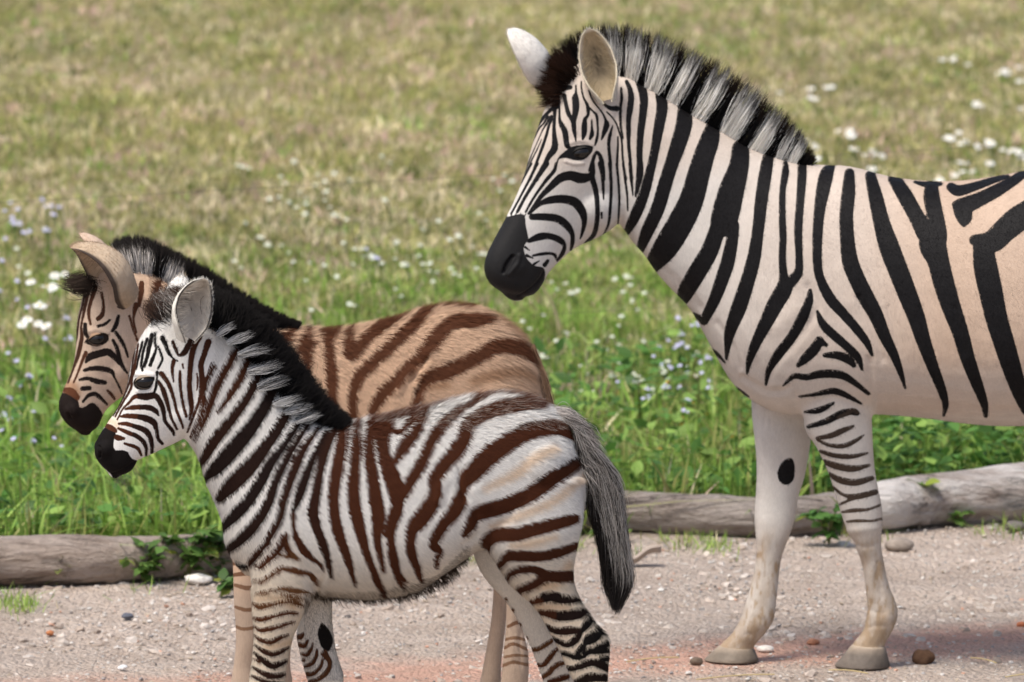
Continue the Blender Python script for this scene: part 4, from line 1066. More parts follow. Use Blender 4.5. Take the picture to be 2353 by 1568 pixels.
B.pat = Pattern(190, 620, 1480, 1720).add(tracing("""
H1 .6: 400,290,10 385,400,10 370,520,10 340,660,9 270,800,9 200,930,8
H1 .6: 430,260,14 410,400,16 395,520,18 385,580,25 355,660,16 300,780,14 220,920,12
H1 .4: 460,240,16 440,360,20 420,480,30 400,560,20 395,640,24 370,700,20 310,800,18 240,930,14
H1: 500,220,20 480,300,20 455,400,20 440,480,12
H1: 545,190,26 510,300,22 490,420,24 500,490,20
H1: 590,150,36 565,260,40 540,380,30 515,450,30
H1: 620,140,20 620,220,24 630,290,20 600,370,30 575,440,30
H1: 650,260,12 680,340,22 690,390,20 650,470,18
H1: 690,180,45 720,240,40 750,320,30 790,370,14 835,400,10
H1 .7: 790,220,30 820,290,30 850,345,20 900,320,50 940,250,50 970,170,40
H1 .4: 800,400,40 785,470,30 790,540,20 800,600,10
H1: 640,510,30 640,560,14 630,640,24 615,700,20
H1 .8: 460,735,50 540,740,65 610,730,55 650,760,50 690,840,45 710,930,35 720,980,30 790,1070,30 800,1110,15
H1 .2: 470,735,46 420,745,34 370,800,20 310,860,14 260,960,12
H1 .2: 335,860,14 400,845,40 470,840,45
H1 .8: 470,840,44 530,842,46 580,850,50 630,880,40 655,920,15
H1 .2: 285,930,14 350,925,40 450,930,45
H1 .8: 450,930,44 540,950,60 610,990,55 635,1060,35 650,1140,30 690,1190,25
H1 .2: 275,1000,18 340,1000,36 400,1015,36
H1 .8: 400,1015,36 520,1060,50 570,1120,45 590,1200,35 590,1280,25
H1 .2: 270,1045,20 350,1080,36 400,1100,38
H1 .8: 400,1100,38 430,1110,40 500,1160,40 535,1230,30 535,1310,15
H1 .3: 235,1120,40 270,1135,50 320,1140,25
H1 .4: 330,1190,20 400,1210,30 460,1240,30 490,1300,20
H1 .4: 680,520,45 720,570,40 760,640,35 800,760,28 830,880,25 870,980,25 890,1040,14
H1 .6: 650,590,16 690,660,40 720,740,45 750,850,30 780,950,22 830,1050,20
H1 .4: 860,500,20 860,600,30 870,700,25 890,820,25 920,930,24
H1 .3: 1040,170,60 990,270,55 965,400,50 955,520,45 950,640,45 960,760,50 970,860,40 950,960,14
H1 .2: 885,430,14 890,470,10
H1 .1: 1020,520,8 1030,600,16 1020,680,8
H1 .3: 1130,220,60 1090,340,50 1060,440,50 1070,540,50 1080,640,70 1050,760,30 1010,870,25 960,1000,20 930,1080,14
H1 .3: 1176,430,50 1120,560,30 1085,620,40
H1 .2: 1090,740,35 1060,880,35 1010,1020,35 960,1130,20
H1 .15: 150,1015,36 200,1042,56 240,1068,36
H1 P: 415,600 450,562 610,555 592,620 560,665 480,672 430,650
H1 P: 140,1035 240,1085 222,1170 232,1250 300,1255 355,1270 400,1335 460,1365 445,1440 350,1490 240,1540 200,1480 110,1400 45,1300 45,1190 90,1100
F1 .3: 1060,790,40 1020,870,45 970,960,45 930,1060,40 900,1150,30 870,1220,20 835,1290,10
F1 .3: 1130,830,40 1090,930,45 1040,1020,40 990,1090,30 960,1130,12
F1 .7: 1200,890,34 1150,1000,50 1090,1100,55 1020,1190,60 950,1280,65 890,1380,50 870,1420,20
F2 .9: 560,50,50 500,180,64 430,290,78 340,400,84 260,490,74 210,540,34
F2 .8: 640,150,44 575,280,55 500,390,64 420,490,84 340,570,84 280,640,50
F2 .9: 690,230,34 600,370,40 540,450,50 490,540,60 430,640,60 360,720,65 295,785,46
F2 .8: 710,280,30 640,390,38 590,480,42 550,570,42 520,660,50 470,750,55 400,830,60 330,890,46 310,895,30
F2 .6: 760,300,26 690,400,42 650,490,50 620,570,45 590,660,42 570,750,38 510,860,34 450,940,34 420,980,22
F2 .8: 800,320,26 740,440,38 700,540,50 670,630,50 640,710,25
F2 .2: 640,710,24 640,780,22 660,850,32 710,920,34 770,970,16
F2 .6: 850,295,32 800,400,46 770,520,46 750,640,52 740,720,58 760,800,46 790,880,44 815,960,28 830,1040,12
F2 .15: 885,300,28 870,420,52 850,540,56 840,650,52 850,760,52 880,860,46 910,940,34 930,1010,24 945,1070,12
F2 .1: 940,280,34 945,400,52 940,520,52 940,640,56 960,750,56 990,860,42 1020,960,30 1060,1050,24 1080,1100,12
F2 .1: 1010,280,34 1010,390,46 1030,520,52 1050,640,62 1065,740,62 1060,840,36 1075,930,24 1090,1010,12
F2 .1: 1060,305,54 1080,420,44 1110,530,44 1150,620,62 1160,700,52 1130,800,36 1130,900,36 1150,1000,26 1200,1060,10
F2 .2: 600,830,34 570,890,30 540,930,30 480,985,30
F2 .0: 610,880,20 620,920,30
F2: 350,975,32 400,985,26
L1 .3: 280,290,30 320,190,50 400,110,60 500,20,80
L1 .3: 380,280,40 480,240,45 570,170,50 640,80,60 700,0,70
L1 -.5: 720,30,30 740,120,60 840,190,30
L1 -.5: 620,150,20 720,160,40 820,195,20
L1 .1: 830,20,50 900,120,60 1000,190,50 1080,260,35 1110,330,14
L1 -.2: 350,430,14 450,430,45 540,380,50 660,300,55 760,310,60 860,340,60 950,350,50 1010,410,60 1030,480,30
L1 -.5: 370,580,14 460,565,40 560,545,35 680,520,45 790,540,70 900,560,40 1000,570,25
L1 -.3: 330,680,14 420,725,60 520,710,50 620,685,40 740,665,40 850,690,45 910,720,20
L1 -.6: 660,590,30 800,620,40 920,640,25 980,680,16
L1 0: 340,840,14 420,870,50 520,850,45 620,820,40 730,795,45 840,800,35
L1 .1: 350,930,14 430,985,45 530,975,55 640,945,45 750,910,35 820,895,14
L1 .3: 360,1040,14 440,1100,45 550,1115,60 640,1075,50 740,1040,30
L1 .6: 360,1140,14 450,1210,45 560,1250,60 660,1225,50 740,1180,30
L1 .8: 360,1230,20 450,1310,60 560,1380,75 650,1360,60 730,1320,30
L1 .2: 350,1300,14 420,1340,30
L1 .7: 340,1390,16 420,1440,45 530,1490,65 640,1490,60 700,1470,40
L1 .7: 330,1490,20 420,1530,45 520,1570,50 680,1590,50
D: 568,1580,6 610,1592,10 650,1588,8
D: 570,1602,6 610,1612,10 650,1608,8
F3 .1: 640,890,40 605,980,56 620,1090,60 660,1170,64 690,1240,64 715,1310,70 690,1400,56 660,1500,60 640,1560,60
F3 .1: 860,825,36 800,930,64 740,1000,84 705,1060,54 680,1110,30
F3 .0: 520,862,30 620,850,36 760,815,40 900,765,44 1060,715,44 1220,690,40 1400,690,34 1560,730,24
F3 .0: 610,885,26 700,930,20 760,870,34 850,812,44
F3 .1: 1080,795,44 990,870,62 920,950,74 880,1040,64 840,1130,72 780,1230,72 740,1310,54 725,1350,30
F3 .1: 1600,755,44 1480,758,64 1350,780,74 1230,820,78 1140,880,88 1110,970,94 1060,1050,94 990,1130,84 930,1230,74 950,1310,56
F3 .1: 920,1380,84 850,1470,104 790,1550,74
F3 .0: 1120,780,20 1230,710,40 1330,680,20
F3 .1: 1860,960,44 1780,910,84 1650,890,94 1500,930,104 1380,1000,114 1260,1090,124 1170,1190,110 1120,1250,74 1090,1340,60 1050,1430,70 980,1520,64
F3 .5: 1640,855,24 1500,885,30 1400,950,40 1310,1010,50 1200,1110,40
F3 .1: 1885,1100,40 1800,1150,72 1690,1220,84 1560,1310,92 1420,1380,92 1290,1420,92 1200,1450,84 1150,1530,50
F3 .6: 1840,1090,24 1700,1180,24 1600,1240,20
F4 .1: 190,330,60 150,430,50 135,540,45 150,660,45 170,770,50 195,870,36 215,920,16
F4 .1: 50,450,70 45,560,50 50,650,30 65,710,14
F4 .1: 0,720,20 30,840,40 60,920,30 100,975,18
F4 .1: 440,230,84 430,310,90 370,400,84 300,490,80 275,590,60 280,690,60 310,770,44 335,850,30 350,890,14
F4 .1: 630,330,50 590,410,60 510,480,70 450,570,70 430,630,60 470,680,35 450,740,25 450,790,12
F4 .1: 720,410,50 690,500,50 640,560,40
F4 .15: 1385,460,60 1300,480,72 1150,520,84 1000,560,84 860,570,84 790,620,84 800,670,30
F4 .2: 1400,640,40 1300,680,58 1170,710,58 1040,710,62 940,710,62 880,770,40
F4 .3: 1380,845,60 1280,850,65 1190,850,60 1110,900,55 1020,935,50
F4 .3: 1190,840,50 1120,805,40 1030,800,45 950,830,40 930,870,20
L2 .9: 1440,440,60 1330,450,90 1200,440,110 1080,410,120 960,430,110
L2 .0: 950,440,100 860,470,70 780,490,50
L2 .9: 1530,590,90 1430,640,130 1300,670,120 1150,670,110
L2 .3: 1150,670,108 1020,640,80 900,625,50
L2: 1600,700,90 1540,790,90 1490,860,60
L2 .8: 1430,870,60 1320,870,90 1200,880,80 1090,860,60 1000,810,40
L2 .9: 1430,880,50 1450,930,50 1380,1010,80 1290,1060,60 1180,1020,50 1090,970,30
L2: 1740,860,60 1650,940,140 1560,1000,110 1530,1040,40
L2: 1680,800,50 1760,900,50
L2: 1850,1010,70 1760,1080,90 1660,1130,80 1560,1150,70 1500,1210,50 1410,1230,50 1300,1190,50 1210,1170,40
L2: 1500,1080,60 1440,1150,60 1400,1190,40
L2: 1860,1140,40 1760,1150,40 1660,1150,60
L2: 1860,1250,50 1780,1245,50 1730,1235,20
L2 .9: 1840,1380,80 1740,1330,90 1660,1300,80 1560,1310,80 1450,1350,70 1350,1380,50 1280,1370,40
L2 .9: 1840,1510,80 1700,1500,90 1580,1500,110 1480,1530,80 1400,1560,50
D: 1400,1590,10 1360,1595,12 1325,1600,6
"""))
B.patfar = Pattern(560, 1200, 1480, 1720).add(tracing("""
L1 -.1: 835,1060,50 880,1060,60 910,1020,20
L1 -.1: 860,1150,50 920,1160,50 960,1100,20
L1 -.1: 890,1250,30 950,1260,45 1000,1190,30 1010,1130,14
L1 -.1: 910,1320,40 925,1315,20
L1 -.1: 925,1390,35 1000,1360,45 1050,1280,40 1060,1200,20
L1 -.1: 940,1480,50 1020,1470,45 1100,1390,35 1120,1310,20
L1 -.2: 980,1560,40 1080,1530,45 1170,1450,50 1200,1350,40 1140,1250,70
L1 P: 1105,905 1160,950 1210,1030 1228,1110 1205,1190 1170,1215 1110,1170 1080,1090 1070,1010
L2 -.3: 820,1130,40 900,1120,40 1000,1060,45 1080,1010,35
L2 -.1: 890,1335,30 970,1330,40 1040,1250,45 1100,1170,45 1150,1120,20
L2 -.2: 950,1500,40 1040,1440,50 1100,1370,50 1180,1320,45 1240,1310,30
L2 .1: 1050,1555,40 1180,1520,60 1280,1490,60
L2 -.3: 550,590,25 560,600,20
L2 -.3: 650,790,25 660,800,20
L2 -.3: 465,450,20 475,455,18
L2 -.3: 740,970,16 750,980,14
"""))
B.tint = Pattern(190, 620, 1480, 1720).add(tracing("""
F3: 1250,1290,20 1450,1190,50 1560,1100,50 1680,1030,40
F3: 1300,1530,20 1500,1450,40 1700,1360,40 1880,1200,40
F4: 960,640,20 1100,620,40 1250,580,20
F4: 1120,900,40 1250,900,40 1350,770,30
L2: 900,550,30 1100,550,40 1300,560,20
L1: 400,640,20 600,620,30 800,720,40
L1: 500,1180,20 650,1150,30 760,1120,30
H1: 170,975,60 230,985,60 250,1020,50
"""))
B.relief = Pattern(190, 620, 1480, 1720).add(tracing("""
H1 R -6: 85,1215,40 95,1270,50 90,1320,40
H1 R -3: 215,1480,40 320,1440,50 420,1370,50 460,1345,40
H1 R 3: 440,530,70 520,520,80 600,535,70
H1 R 2: 450,690,60 540,700,70 610,670,60
F4 R -8: 600,130,60 610,230,70 640,330,60
F4 R -6: 640,640,60 740,560,80 720,430,80
F4 R 5: 720,260,110 780,360,110
F4 R 5: 500,200,110 470,330,110
L2 R -4: 1470,870,40 1490,960,50 1520,1080,40
L1 R -6: 1040,580,70 1120,420,80 1150,220,70
L1 R -4: 290,380,50 330,480,60
"""))
B.canon = canon_for(B); B.paint = painter_for(B)
def _paleB(q, far, V, td):
    x, y = q[:, 0], q[:, 1]
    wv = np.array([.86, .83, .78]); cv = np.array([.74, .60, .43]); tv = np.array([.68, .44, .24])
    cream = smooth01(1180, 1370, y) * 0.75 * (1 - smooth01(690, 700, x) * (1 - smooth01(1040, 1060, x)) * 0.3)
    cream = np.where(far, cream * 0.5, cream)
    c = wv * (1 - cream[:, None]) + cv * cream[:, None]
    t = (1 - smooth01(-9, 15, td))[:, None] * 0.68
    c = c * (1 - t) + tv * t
    # dark hair line along the belly
    return c
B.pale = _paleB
def _darkB(val):
    k = np.array([.010, .008, .0075]); b = np.array([.085, .027, .012]); t = np.array([.24, .12, .05])
    v = np.clip(val, 0, 1)[:, None]; w = np.clip(-val, 0, 1)[:, None]
    return (k * v + b * (1 - v)) * (1 - w) + t * w
B.dark = _darkB
zebra_body(B)
foal = tag(empty('zebra', (float(at_depth(900, 1700, 18.2)[0]), 18.2, 0.0)), 'small fuzzy zebra foal in front with white coat, brown stripes and a black bushy mane', 'zebra', 'zebras standing on the track')
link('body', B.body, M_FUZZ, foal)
B.furtip = None
def _furB(q, n, c, far):
    x, y = q[:, 0], q[:, 1]
    head = B.in_head(q)
    leg = smooth01(1330, 1420, y)
    back = np.clip(n[:, 2], 0, 1) ** 1.5
    belly = smooth01(1325, 1355, y) * (n[:, 2] < -.1) * (x > 700) * (x < 1060)
    ln = .012 + .018 * back * (x > 780) + .008 * belly - .005 * leg
    ln = np.where(head, .003 + .006 * (1 - smooth01(730, 830, y)), ln)
    ln = np.where(head & (x < 330) & (y > 960), .0025, ln)
    ln = np.where(far, .006, ln)
    ln = np.where(y > 1560, .004, ln)
    lift = .22 + .55 * back + .2 * belly
    lift = np.where(head, .25, lift)
    flow = np.zeros_like(n); flow[:] = (0.75, 0, -0.66)
    flow[y > 1360] = (0.25, 0, -1)
    hs = (x > 1080) & (y < 1330); flow[hs] = (0.95, 0, -.35)
    nk = (x < 620) & ~head; flow[nk] = (0.5, 0, -.87)
    flow[head] = (0.55, 0, 0.6)
    flow[head & (y > 900)] = (0.6, 0, -.2)
    dens = np.where(n[:, 1] < .35, 1.0, .3) * np.where(y > 1600, .1, 1) * np.where(head & (x < 330) & (y > 960), .3, 1)
    return dens, ln, lift, flow
def _tipB(cc, q, r):
    x, y = q[:, 0], q[:, 1]
    # pale tips along the croup, dark tips under the belly
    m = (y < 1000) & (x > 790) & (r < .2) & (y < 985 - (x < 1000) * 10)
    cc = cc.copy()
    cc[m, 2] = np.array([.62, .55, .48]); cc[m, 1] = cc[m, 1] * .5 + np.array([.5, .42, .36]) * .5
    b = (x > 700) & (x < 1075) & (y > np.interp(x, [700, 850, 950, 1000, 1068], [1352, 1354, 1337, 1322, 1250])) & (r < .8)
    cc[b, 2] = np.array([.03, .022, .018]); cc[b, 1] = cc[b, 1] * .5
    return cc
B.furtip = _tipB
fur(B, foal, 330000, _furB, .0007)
treeB = BVHTree.FromPolygons([tuple(v) for v in B.V], [tuple(p.vertices) for p in B.body.polygons])
make_eye(B, foal, 331, 880, .0185, .6, treeB)
pairsB = [(478, 732, 486, 656), (500, 740, 530, 668), (532, 764, 582, 704), (570, 803, 632, 750), (608, 850, 674, 804), (650, 900, 712, 854), (695, 946, 748, 904), (745, 972, 786, 942), (792, 977, 812, 964)]
colB = band_cols([], (0, 0, 0), (.009, .008, .0075), (.013, .011, .010), .5, .9)
h1 = hair_between(B, pairsB, 17000, .030, colB, width=.001, bend=.2, jit=.12, splay=1.35)
# pale curly tufts on the near side at the foot of the mane
tuft = [(505, 762, 540, 742), (530, 784, 588, 766), (556, 812, 622, 796), (579, 850, 650, 833), (601, 887, 668, 868), (636, 925, 697, 909), (662, 945, 724, 932), (688, 966, 742, 950)]
fb = [(502, 508), (527, 533), (552, 560), (575, 583), (597, 605), (632, 640), (658, 666), (685, 691)]
def _tuftcol(x, y, v, s, n):
    c = np.where((rng.random(n) < .86)[:, None], np.array([.80, .77, .73]), np.array([.05, .04, .035])) * (.6 + .6 * rng.random((n, 1)))
    f = smooth01(.45, 1.0, s + rng.normal(size=(n, 1)) * .15)[..., None]
    return c[:, None] * (1 - .75 * f)
tf = []
for a, b in fb:
    xs = np.array([q[0] for q in tuft]); f = lambda k, xx: float(np.interp(xx, xs, [q[k] for q in tuft]))
    pr = [(xx - (xx - (a + b) / 2) * 0 , f(1, xx) + (xx - (a + b) / 2) * .2, f(2, xx) + (xx - (a + b) / 2) * .5, f(3, xx) + (xx - (a + b) / 2) * 1.2) for xx in np.linspace(a, b, 4)]
    tf.append(hair_between(B, pr, 95, .015, _tuftcol, width=.0009, bend=.06, jit=.11, splay=1.5, embed=.008, cstep=1.5, plane=(B.PB + B.NB * .052, B.NB)))
fl = [(385, 745, 330, 706), (400, 728, 345, 685), (425, 722, 385, 662), (445, 728, 430, 655)]
h2 = hair_between(B, fl, 2600, .022, band_cols([(405, 425)], (.4, .37, .34), (.022, .016, .014), (.05, .025, .016), .6, .95), width=.001, bend=.2, jit=.12, plane=(B.PH, B.NH))
strand_obj('mane', [h1, h2] + tf, M_HAIR, foal)
wh = [(262, 1098, 250, 1125), (290, 1092, 300, 1125), (315, 1070, 335, 1095)]
bl = [(690, 1352, 700, 1366), (760, 1356, 776, 1384), (860, 1360, 878, 1390), (955, 1343, 974, 1374), (1000, 1323, 1020, 1352), (1040, 1292, 1060, 1318), (1066, 1254, 1084, 1276)]
rp = [(1285, 938, 1328, 956), (1312, 962, 1362, 996), (1326, 995, 1386, 1052), (1334, 1035, 1398, 1102), (1342, 1085, 1398, 1160)]
_rc = hair_between(B, rp, 2200, .03, band_cols([(1280, 1300), (1306, 1318), (1322, 1328), (1331, 1335), (1338, 1341)], (.60, .55, .51), (.05, .04, .035), (.30, .27, .25), .5, 1.0), width=.0009, bend=.12, jit=.18, cstep=3, embed=.01)
strand_obj('rump_hair', [_rc], M_MANE, foal)
strand_obj('belly_hair', [hair_between(B, bl, 2600, .03, band_cols([], (0, 0, 0), (.06, .042, .03), (.035, .026, .022), .5, .9), width=.0009, bend=.12, jit=.25, embed=.004, cstep=4)], M_MANE, foal)
strand_obj('whiskers', [hair_between(B, wh, 60, .03, band_cols([], (0, 0, 0), (.25, .22, .2), (.3, .28, .25), .5, .9), width=.0005, bend=.15, jit=.3, plane=(B.PH, B.NH))], M_HAIR, foal)
make_ear(B, foal, (424, 778), (470, 641), (.56, -.82, .06), .104, .088, .125, (.80, .76, .68), (.56, .51, .45), (.10, .09, .08), tuft=(.62, .58, .52))
make_ear(B, foal, (405, 745), (418, 633), (.2, .95, .05), .07, -.045, -.06, (.74, .71, .66), (.42, .38, .33), (.06, .05, .045))
make_hoof(B, foal, (1312, 1815, 1366, 1828), (1290, 1880, 1372, 1880), .08, .04, (.1, .085, .07))
make_hoof(B, foal, (1232, 1792, 1286, 1804), (1212, 1850, 1292, 1850), -.08, .04, (.1, .085, .07))
make_hoof(B, foal, (555, 1836, 608, 1848), (532, 1890, 614, 1890), .07, .04, (.1, .085, .07))
make_hoof(B, foal, (702, 1808, 752, 1820), (680, 1860, 758, 1860), -.06, .04, (.1, .085, .07))
Lt = [(1316, 985), (1332, 1042), (1348, 1100), (1356, 1164), (1374, 1226), (1386, 1290), (1393, 1345), (1408, 1395)]
Rt = [(1340, 982), (1366, 1030), (1398, 1070), (1420, 1115), (1431, 1185), (1440, 1260), (1450, 1340), (1418, 1408)]
def _ctB(v, s, n):
    blk = (v[:, None] < .28 * smooth01(.25, .5, s) + .08 * np.sin(s * 9)) | (rng.random((n, 1)) < .30) | (s > .80 + .1 * rng.random((n, 1)))
    c = np.where(blk[..., None], np.array([.035, .03, .028]), np.array([.50, .47, .44]))
    return c * (.55 + .7 * rng.random((n, 1, 1)))
strand_obj('tail', [core_tail([(1326, 985), (1345, 1040), (1362, 1110), (1376, 1180), (1388, 1240), (1398, 1290)], [(1340, 985), (1366, 1035), (1388, 1100), (1402, 1170), (1414, 1240), (1420, 1290)], B, .018, (.05, .045, .043)),
                    tail_hair(Lt, Rt, B, 13000, .045, _ctB, length=(.14, .34), width=.0009)], M_MANE, foal)

# ------------------------------------------------------------------ the foal behind it
K = Build()
K.Y, K.yaw, K.pivot = 19.2, 20.0, (275, 660)
K.furvar = .4; K.bold = 1.6; K.bold_head = .8; K.eyeslope = .18; K.lid = (.34, .22, .14); K.lid2 = (.12, .08, .06)
K.voxel, K.smooth, K.headsub = 0.0045, 8, 2
K.trunk = [(285, 612, 290, 850, .045), (330, 618, 318, 890, .055), (380, 637, 340, 930, .062), (440, 670, 385, 930, .07), (500, 700, 450, 975, .085), (560, 727, 508, 1030, .1),
    (620, 748, 556, 1095, .115), (674, 758, 600, 1165, .13), (749, 762, 640, 1225, .14), (803, 758, 740, 1225, .15), (857, 749, 820, 1225, .155), (911, 735, 900, 1215, .16),
    (965, 718, 970, 1190, .16), (1019, 707, 1030, 1150, .155), (1080, 709, 1085, 1110, .15), (1135, 728, 1140, 1090, .14), (1182, 764, 1188, 1070, .12), (1214, 810, 1218, 1030, .09), (1230, 875, 1232, 980, .05)]
K.head = [(218, 640, 305, 628, .036), (198, 668, 325, 690, .056), (187, 705, 330, 770, .066), (180, 745, 325, 830, .069),
    (178, 790, 310, 880, .064), (173, 830, 288, 903, .055), (163, 862, 265, 920, .047), (148, 895, 246, 936, .042),
    (137, 925, 236, 950, .041), (140, 953, 230, 964, .039), (156, 976, 222, 980, .032), (177, 991, 209, 992, .014)]
K.legs = [
  [(545, 1130, 660, 1150, .05, .05), (535, 1220, 635, 1230, .05, .052), (533, 1260, 630, 1250, .05, .055), (535, 1315, 614, 1320, .042, .06), (537, 1388, 605, 1388, .036, .06), (541, 1440, 603, 1440, .032, .06), (541, 1485, 598, 1485, .03, .06),
   (536, 1530, 590, 1530, .024, .06), (528, 1575, 590, 1578, .027, .06), (514, 1622, 562, 1634, .022, .06)],
  [(590, 1150, 720, 1170, .055, -.05), (600, 1240, 700, 1250, .05, -.055), (610, 1315, 685, 1320, .042, -.06), (615, 1388, 678, 1388, .036, -.06), (620, 1440, 672, 1440, .030, -.06), (622, 1500, 668, 1500, .022, -.06),
   (622, 1540, 668, 1540, .022, -.06), (614, 1570, 672, 1574, .027, -.06), (598, 1608, 644, 1620, .022, -.06)],
  [(1085, 1040, 1235, 1030, .07, .07), (1105, 1120, 1230, 1110, .06, .07), (1128, 1200, 1222, 1200, .05, .065), (1148, 1280, 1213, 1280, .036, .06), (1161, 1350, 1208, 1350, .027, .06), (1163, 1410, 1196, 1410, .021, .06),
   (1160, 1453, 1203, 1453, .023, .06), (1156, 1505, 1214, 1500, .027, .06), (1151, 1565, 1214, 1565, .028, .06), (1142, 1600, 1198, 1608, .023, .06), (1130, 1630, 1182, 1642, .022, .06)],
  [(1085, 1060, 1220, 1050, .06, -.06), (1105, 1140, 1215, 1130, .055, -.06), (1122, 1220, 1205, 1220, .045, -.055), (1133, 1300, 1185, 1300, .032, -.05), (1133, 1360, 1170, 1360, .023, -.05), (1129, 1419, 1164, 1420, .021, -.05),
   (1119, 1479, 1157, 1479, .022, -.05), (1110, 1531, 1152, 1531, .025, -.05), (1101, 1572, 1150, 1576, .027, -.05), (1085, 1608, 1130, 1620, .022, -.05)]]
K.lumps = [(1120, 900, .08, .07), (222, 768, 100.04, .025), (262, 845, 100.02, .05), (160, 940, 100.022, .022)]
K.in_head = lambda q: (q[:, 0] < 336) & (q[:, 1] < 1010)
K.fine = K.in_head
K.leg_y = lambda x: np.where(x > 1000, 1130, 1230)
K.pat = Pattern(110, 520, 1300, 1700).add(tracing("""
H2 .7: 240,440,12 215,560,12 190,660,11 175,780,10 150,900,10 110,1030,9 85,1130,8
H2 .6: 265,440,14 235,560,24 220,640,14 205,720,14 210,800,24 185,920,26 150,1020,14 110,1130,10
H2 .5: 310,430,30 275,540,24 260,620,20 275,700,14
H2 .6: 355,470,18 370,560,18 360,630,30 330,660,30
H2: 235,700,24 235,760,30 250,790,20
H2: 330,715,20 380,700,18 415,670,14
H2: 480,640,20 460,710,30 435,750,20
H2: 460,760,20 500,820,24 530,880,18 550,940,12
H2: 440,820,20 470,880,28 490,960,28 510,1010,24 545,1060,12
H2: 240,980,14 270,940,50 330,920,50 400,905,50 450,940,40 490,990,25
H2 .4: 240,910,24 210,980,18 180,1060,12 150,1130,10
H2: 230,1040,20 290,1025,30 370,1030,36 430,1050,30 450,1090,14 490,1170,12 505,1210,8
H2: 195,1110,16 250,1100,24 320,1120,36 380,1130,28
H2: 215,1175,30 265,1170,30
H2: 220,1270,14 260,1225,24 310,1215,30 350,1245,24 395,1290,14
H2 .5: 400,1190,16 430,1220,20 450,1250,14
H2 .3: 610,560,40 590,660,14 610,760,14
H2 .3: 650,400,36 645,480,36 630,560,24
H2 .3: 760,400,60 740,500,60
H2 .3: 560,640,14 590,740,14 620,820,12
H2 .1: 80,1185,30 130,1200,60 175,1240,40
H2 P: 230,835 270,788 370,765 405,790 395,830 330,862 270,852
H2 P: 55,1205 110,1215 180,1265 190,1310 230,1312 290,1280 350,1340 370,1420 300,1480 240,1530 190,1500 90,1430 35,1310 40,1230
F1 .2: 1335,690,50 1310,760,40 1290,830,40
F3 .2: 100,255,40 95,350,60 105,430,70 120,520,30 130,600,20
F3 .1: 200,285,30 235,360,60 260,470,65 275,580,70 275,680,60 300,800,50
F3 .1: 180,258,30 240,310,90 290,290,30
F3 .1: 370,285,44 370,360,70 400,420,90 470,350,70 560,280,60 700,200,44 800,150,34
F3 .1: 1000,112,44 900,132,44 820,220,60 740,290,70 640,380,70 540,470,75 450,560,75 415,660,60 410,770,50 430,900,40
F3 .0: 870,140,40 1000,125,34 1150,140,20
F3 .1: 1260,210,50 1150,220,80 1030,230,80 960,290,90 900,360,90 840,440,80 760,510,70 680,600,75 600,680,75 550,760,60 520,880,40
F3 .1: 1530,440,50 1440,380,90 1330,370,90 1220,430,90 1110,490,90 1000,540,90 900,570,80 840,640,60 820,720,50 760,850,50
D -.6: 1108,1500,3 1130,1505,4 1148,1512,3
D -.6: 1160,1470,3 1185,1466,5 1212,1472,3
D -.6: 1160,1510,3 1185,1506,4 1212,1508,3
D -.5: 540,1345,5 570,1352,8 600,1345,5
D -.5: 541,1395,4 565,1402,6 600,1398,4
D -.6: 541,1440,4 560,1446,5 590,1442,4
D -.4: 1120,1462,4 1135,1474,6 1150,1486,4
D -.4: 1168,1440,4 1185,1432,6 1205,1428,4
D -.5: 1112,1525,4 1130,1535,6 1150,1540,4
D -.5: 1158,1490,4 1180,1480,5 1210,1492,4
D -.6: 1156,1530,4 1180,1522,5 1212,1528,4
D -.6: 1105,1550,4 1125,1558,5 1148,1560,4
"""))
_tk = np.array([s[:4] for s in K.trunk[2:9]], float)
for u in np.arange(.15, 6.0, .42):          # neck and shoulder bands running from the mane to the throat
    a = np.array([np.interp(u, range(7), _tk[:, i]) for i in range(4)])
    P = np.array([[a[0] + (a[2] - a[0]) * f - 12 * math.sin(math.pi * f), a[1] + (a[3] - a[1]) * f, 5.5 * (1 - .55 * f)] for f in np.linspace(.06, .9, 7)])
    K.pat.add([('S', .2, P)])
for y in range(1160, 1320, 26):
    K.pat.add([('S', -.3, np.array([[535, y + 6, 2.5], [585, y, 5], [640, y + 5, 2.5]]))])
K.patfar = Pattern(500, 1000, 1300, 1700)
K.tint = Pattern(110, 520, 1300, 1700).add(tracing("""
F3: 1180,600,40 1300,560,60 1450,530,50 1540,560,30
F3: 900,640,30 1000,620,40
F3: 1250,130,40 1400,230,60 1530,360,60 1600,480,60
H2: 60,1170,60 130,1160,70 170,1200,50
"""))
K.relief = Pattern(110, 520, 1300, 1700).add(tracing("""
H2 R -6: 105,1360,36 125,1390,40
H2 R 3: 250,755,60 330,740,70 400,765,50
F3 R -9: 790,600,60 850,520,70 890,460,60
F3 R 6: 900,430,110 1000,470,110
F3 R -6: 820,700,70 850,620,80
F3 R 4: 780,530,90 700,660,90
L2 R -5: 445,600,50 440,900,50 400,1250,50
L2 R -4: 660,900,50 655,1100,60 670,1350,50
L2 R 3: 560,1000,90 560,1250,90
"""))
K.canon = canon_for(K); K.paint = painter_for(K)
def _paleK(q, far, V, td):
    x, y = q[:, 0], q[:, 1]
    c = np.repeat(np.array([[.72, .475, .315]]), len(x), 0)
    f = (1 - smooth01(240, 420, x))[:, None]; c = c * (1 - f) + np.array([.66, .50, .38]) * f
    l = smooth01(1230, 1400, y)[:, None]; c = c * (1 - l) + np.array([.50, .375, .285]) * l
    t = (1 - smooth01(-6, 12, td))[:, None] * .8; c = c * (1 - t) + np.array([.40, .22, .12]) * t
    return c
K.pale = _paleK
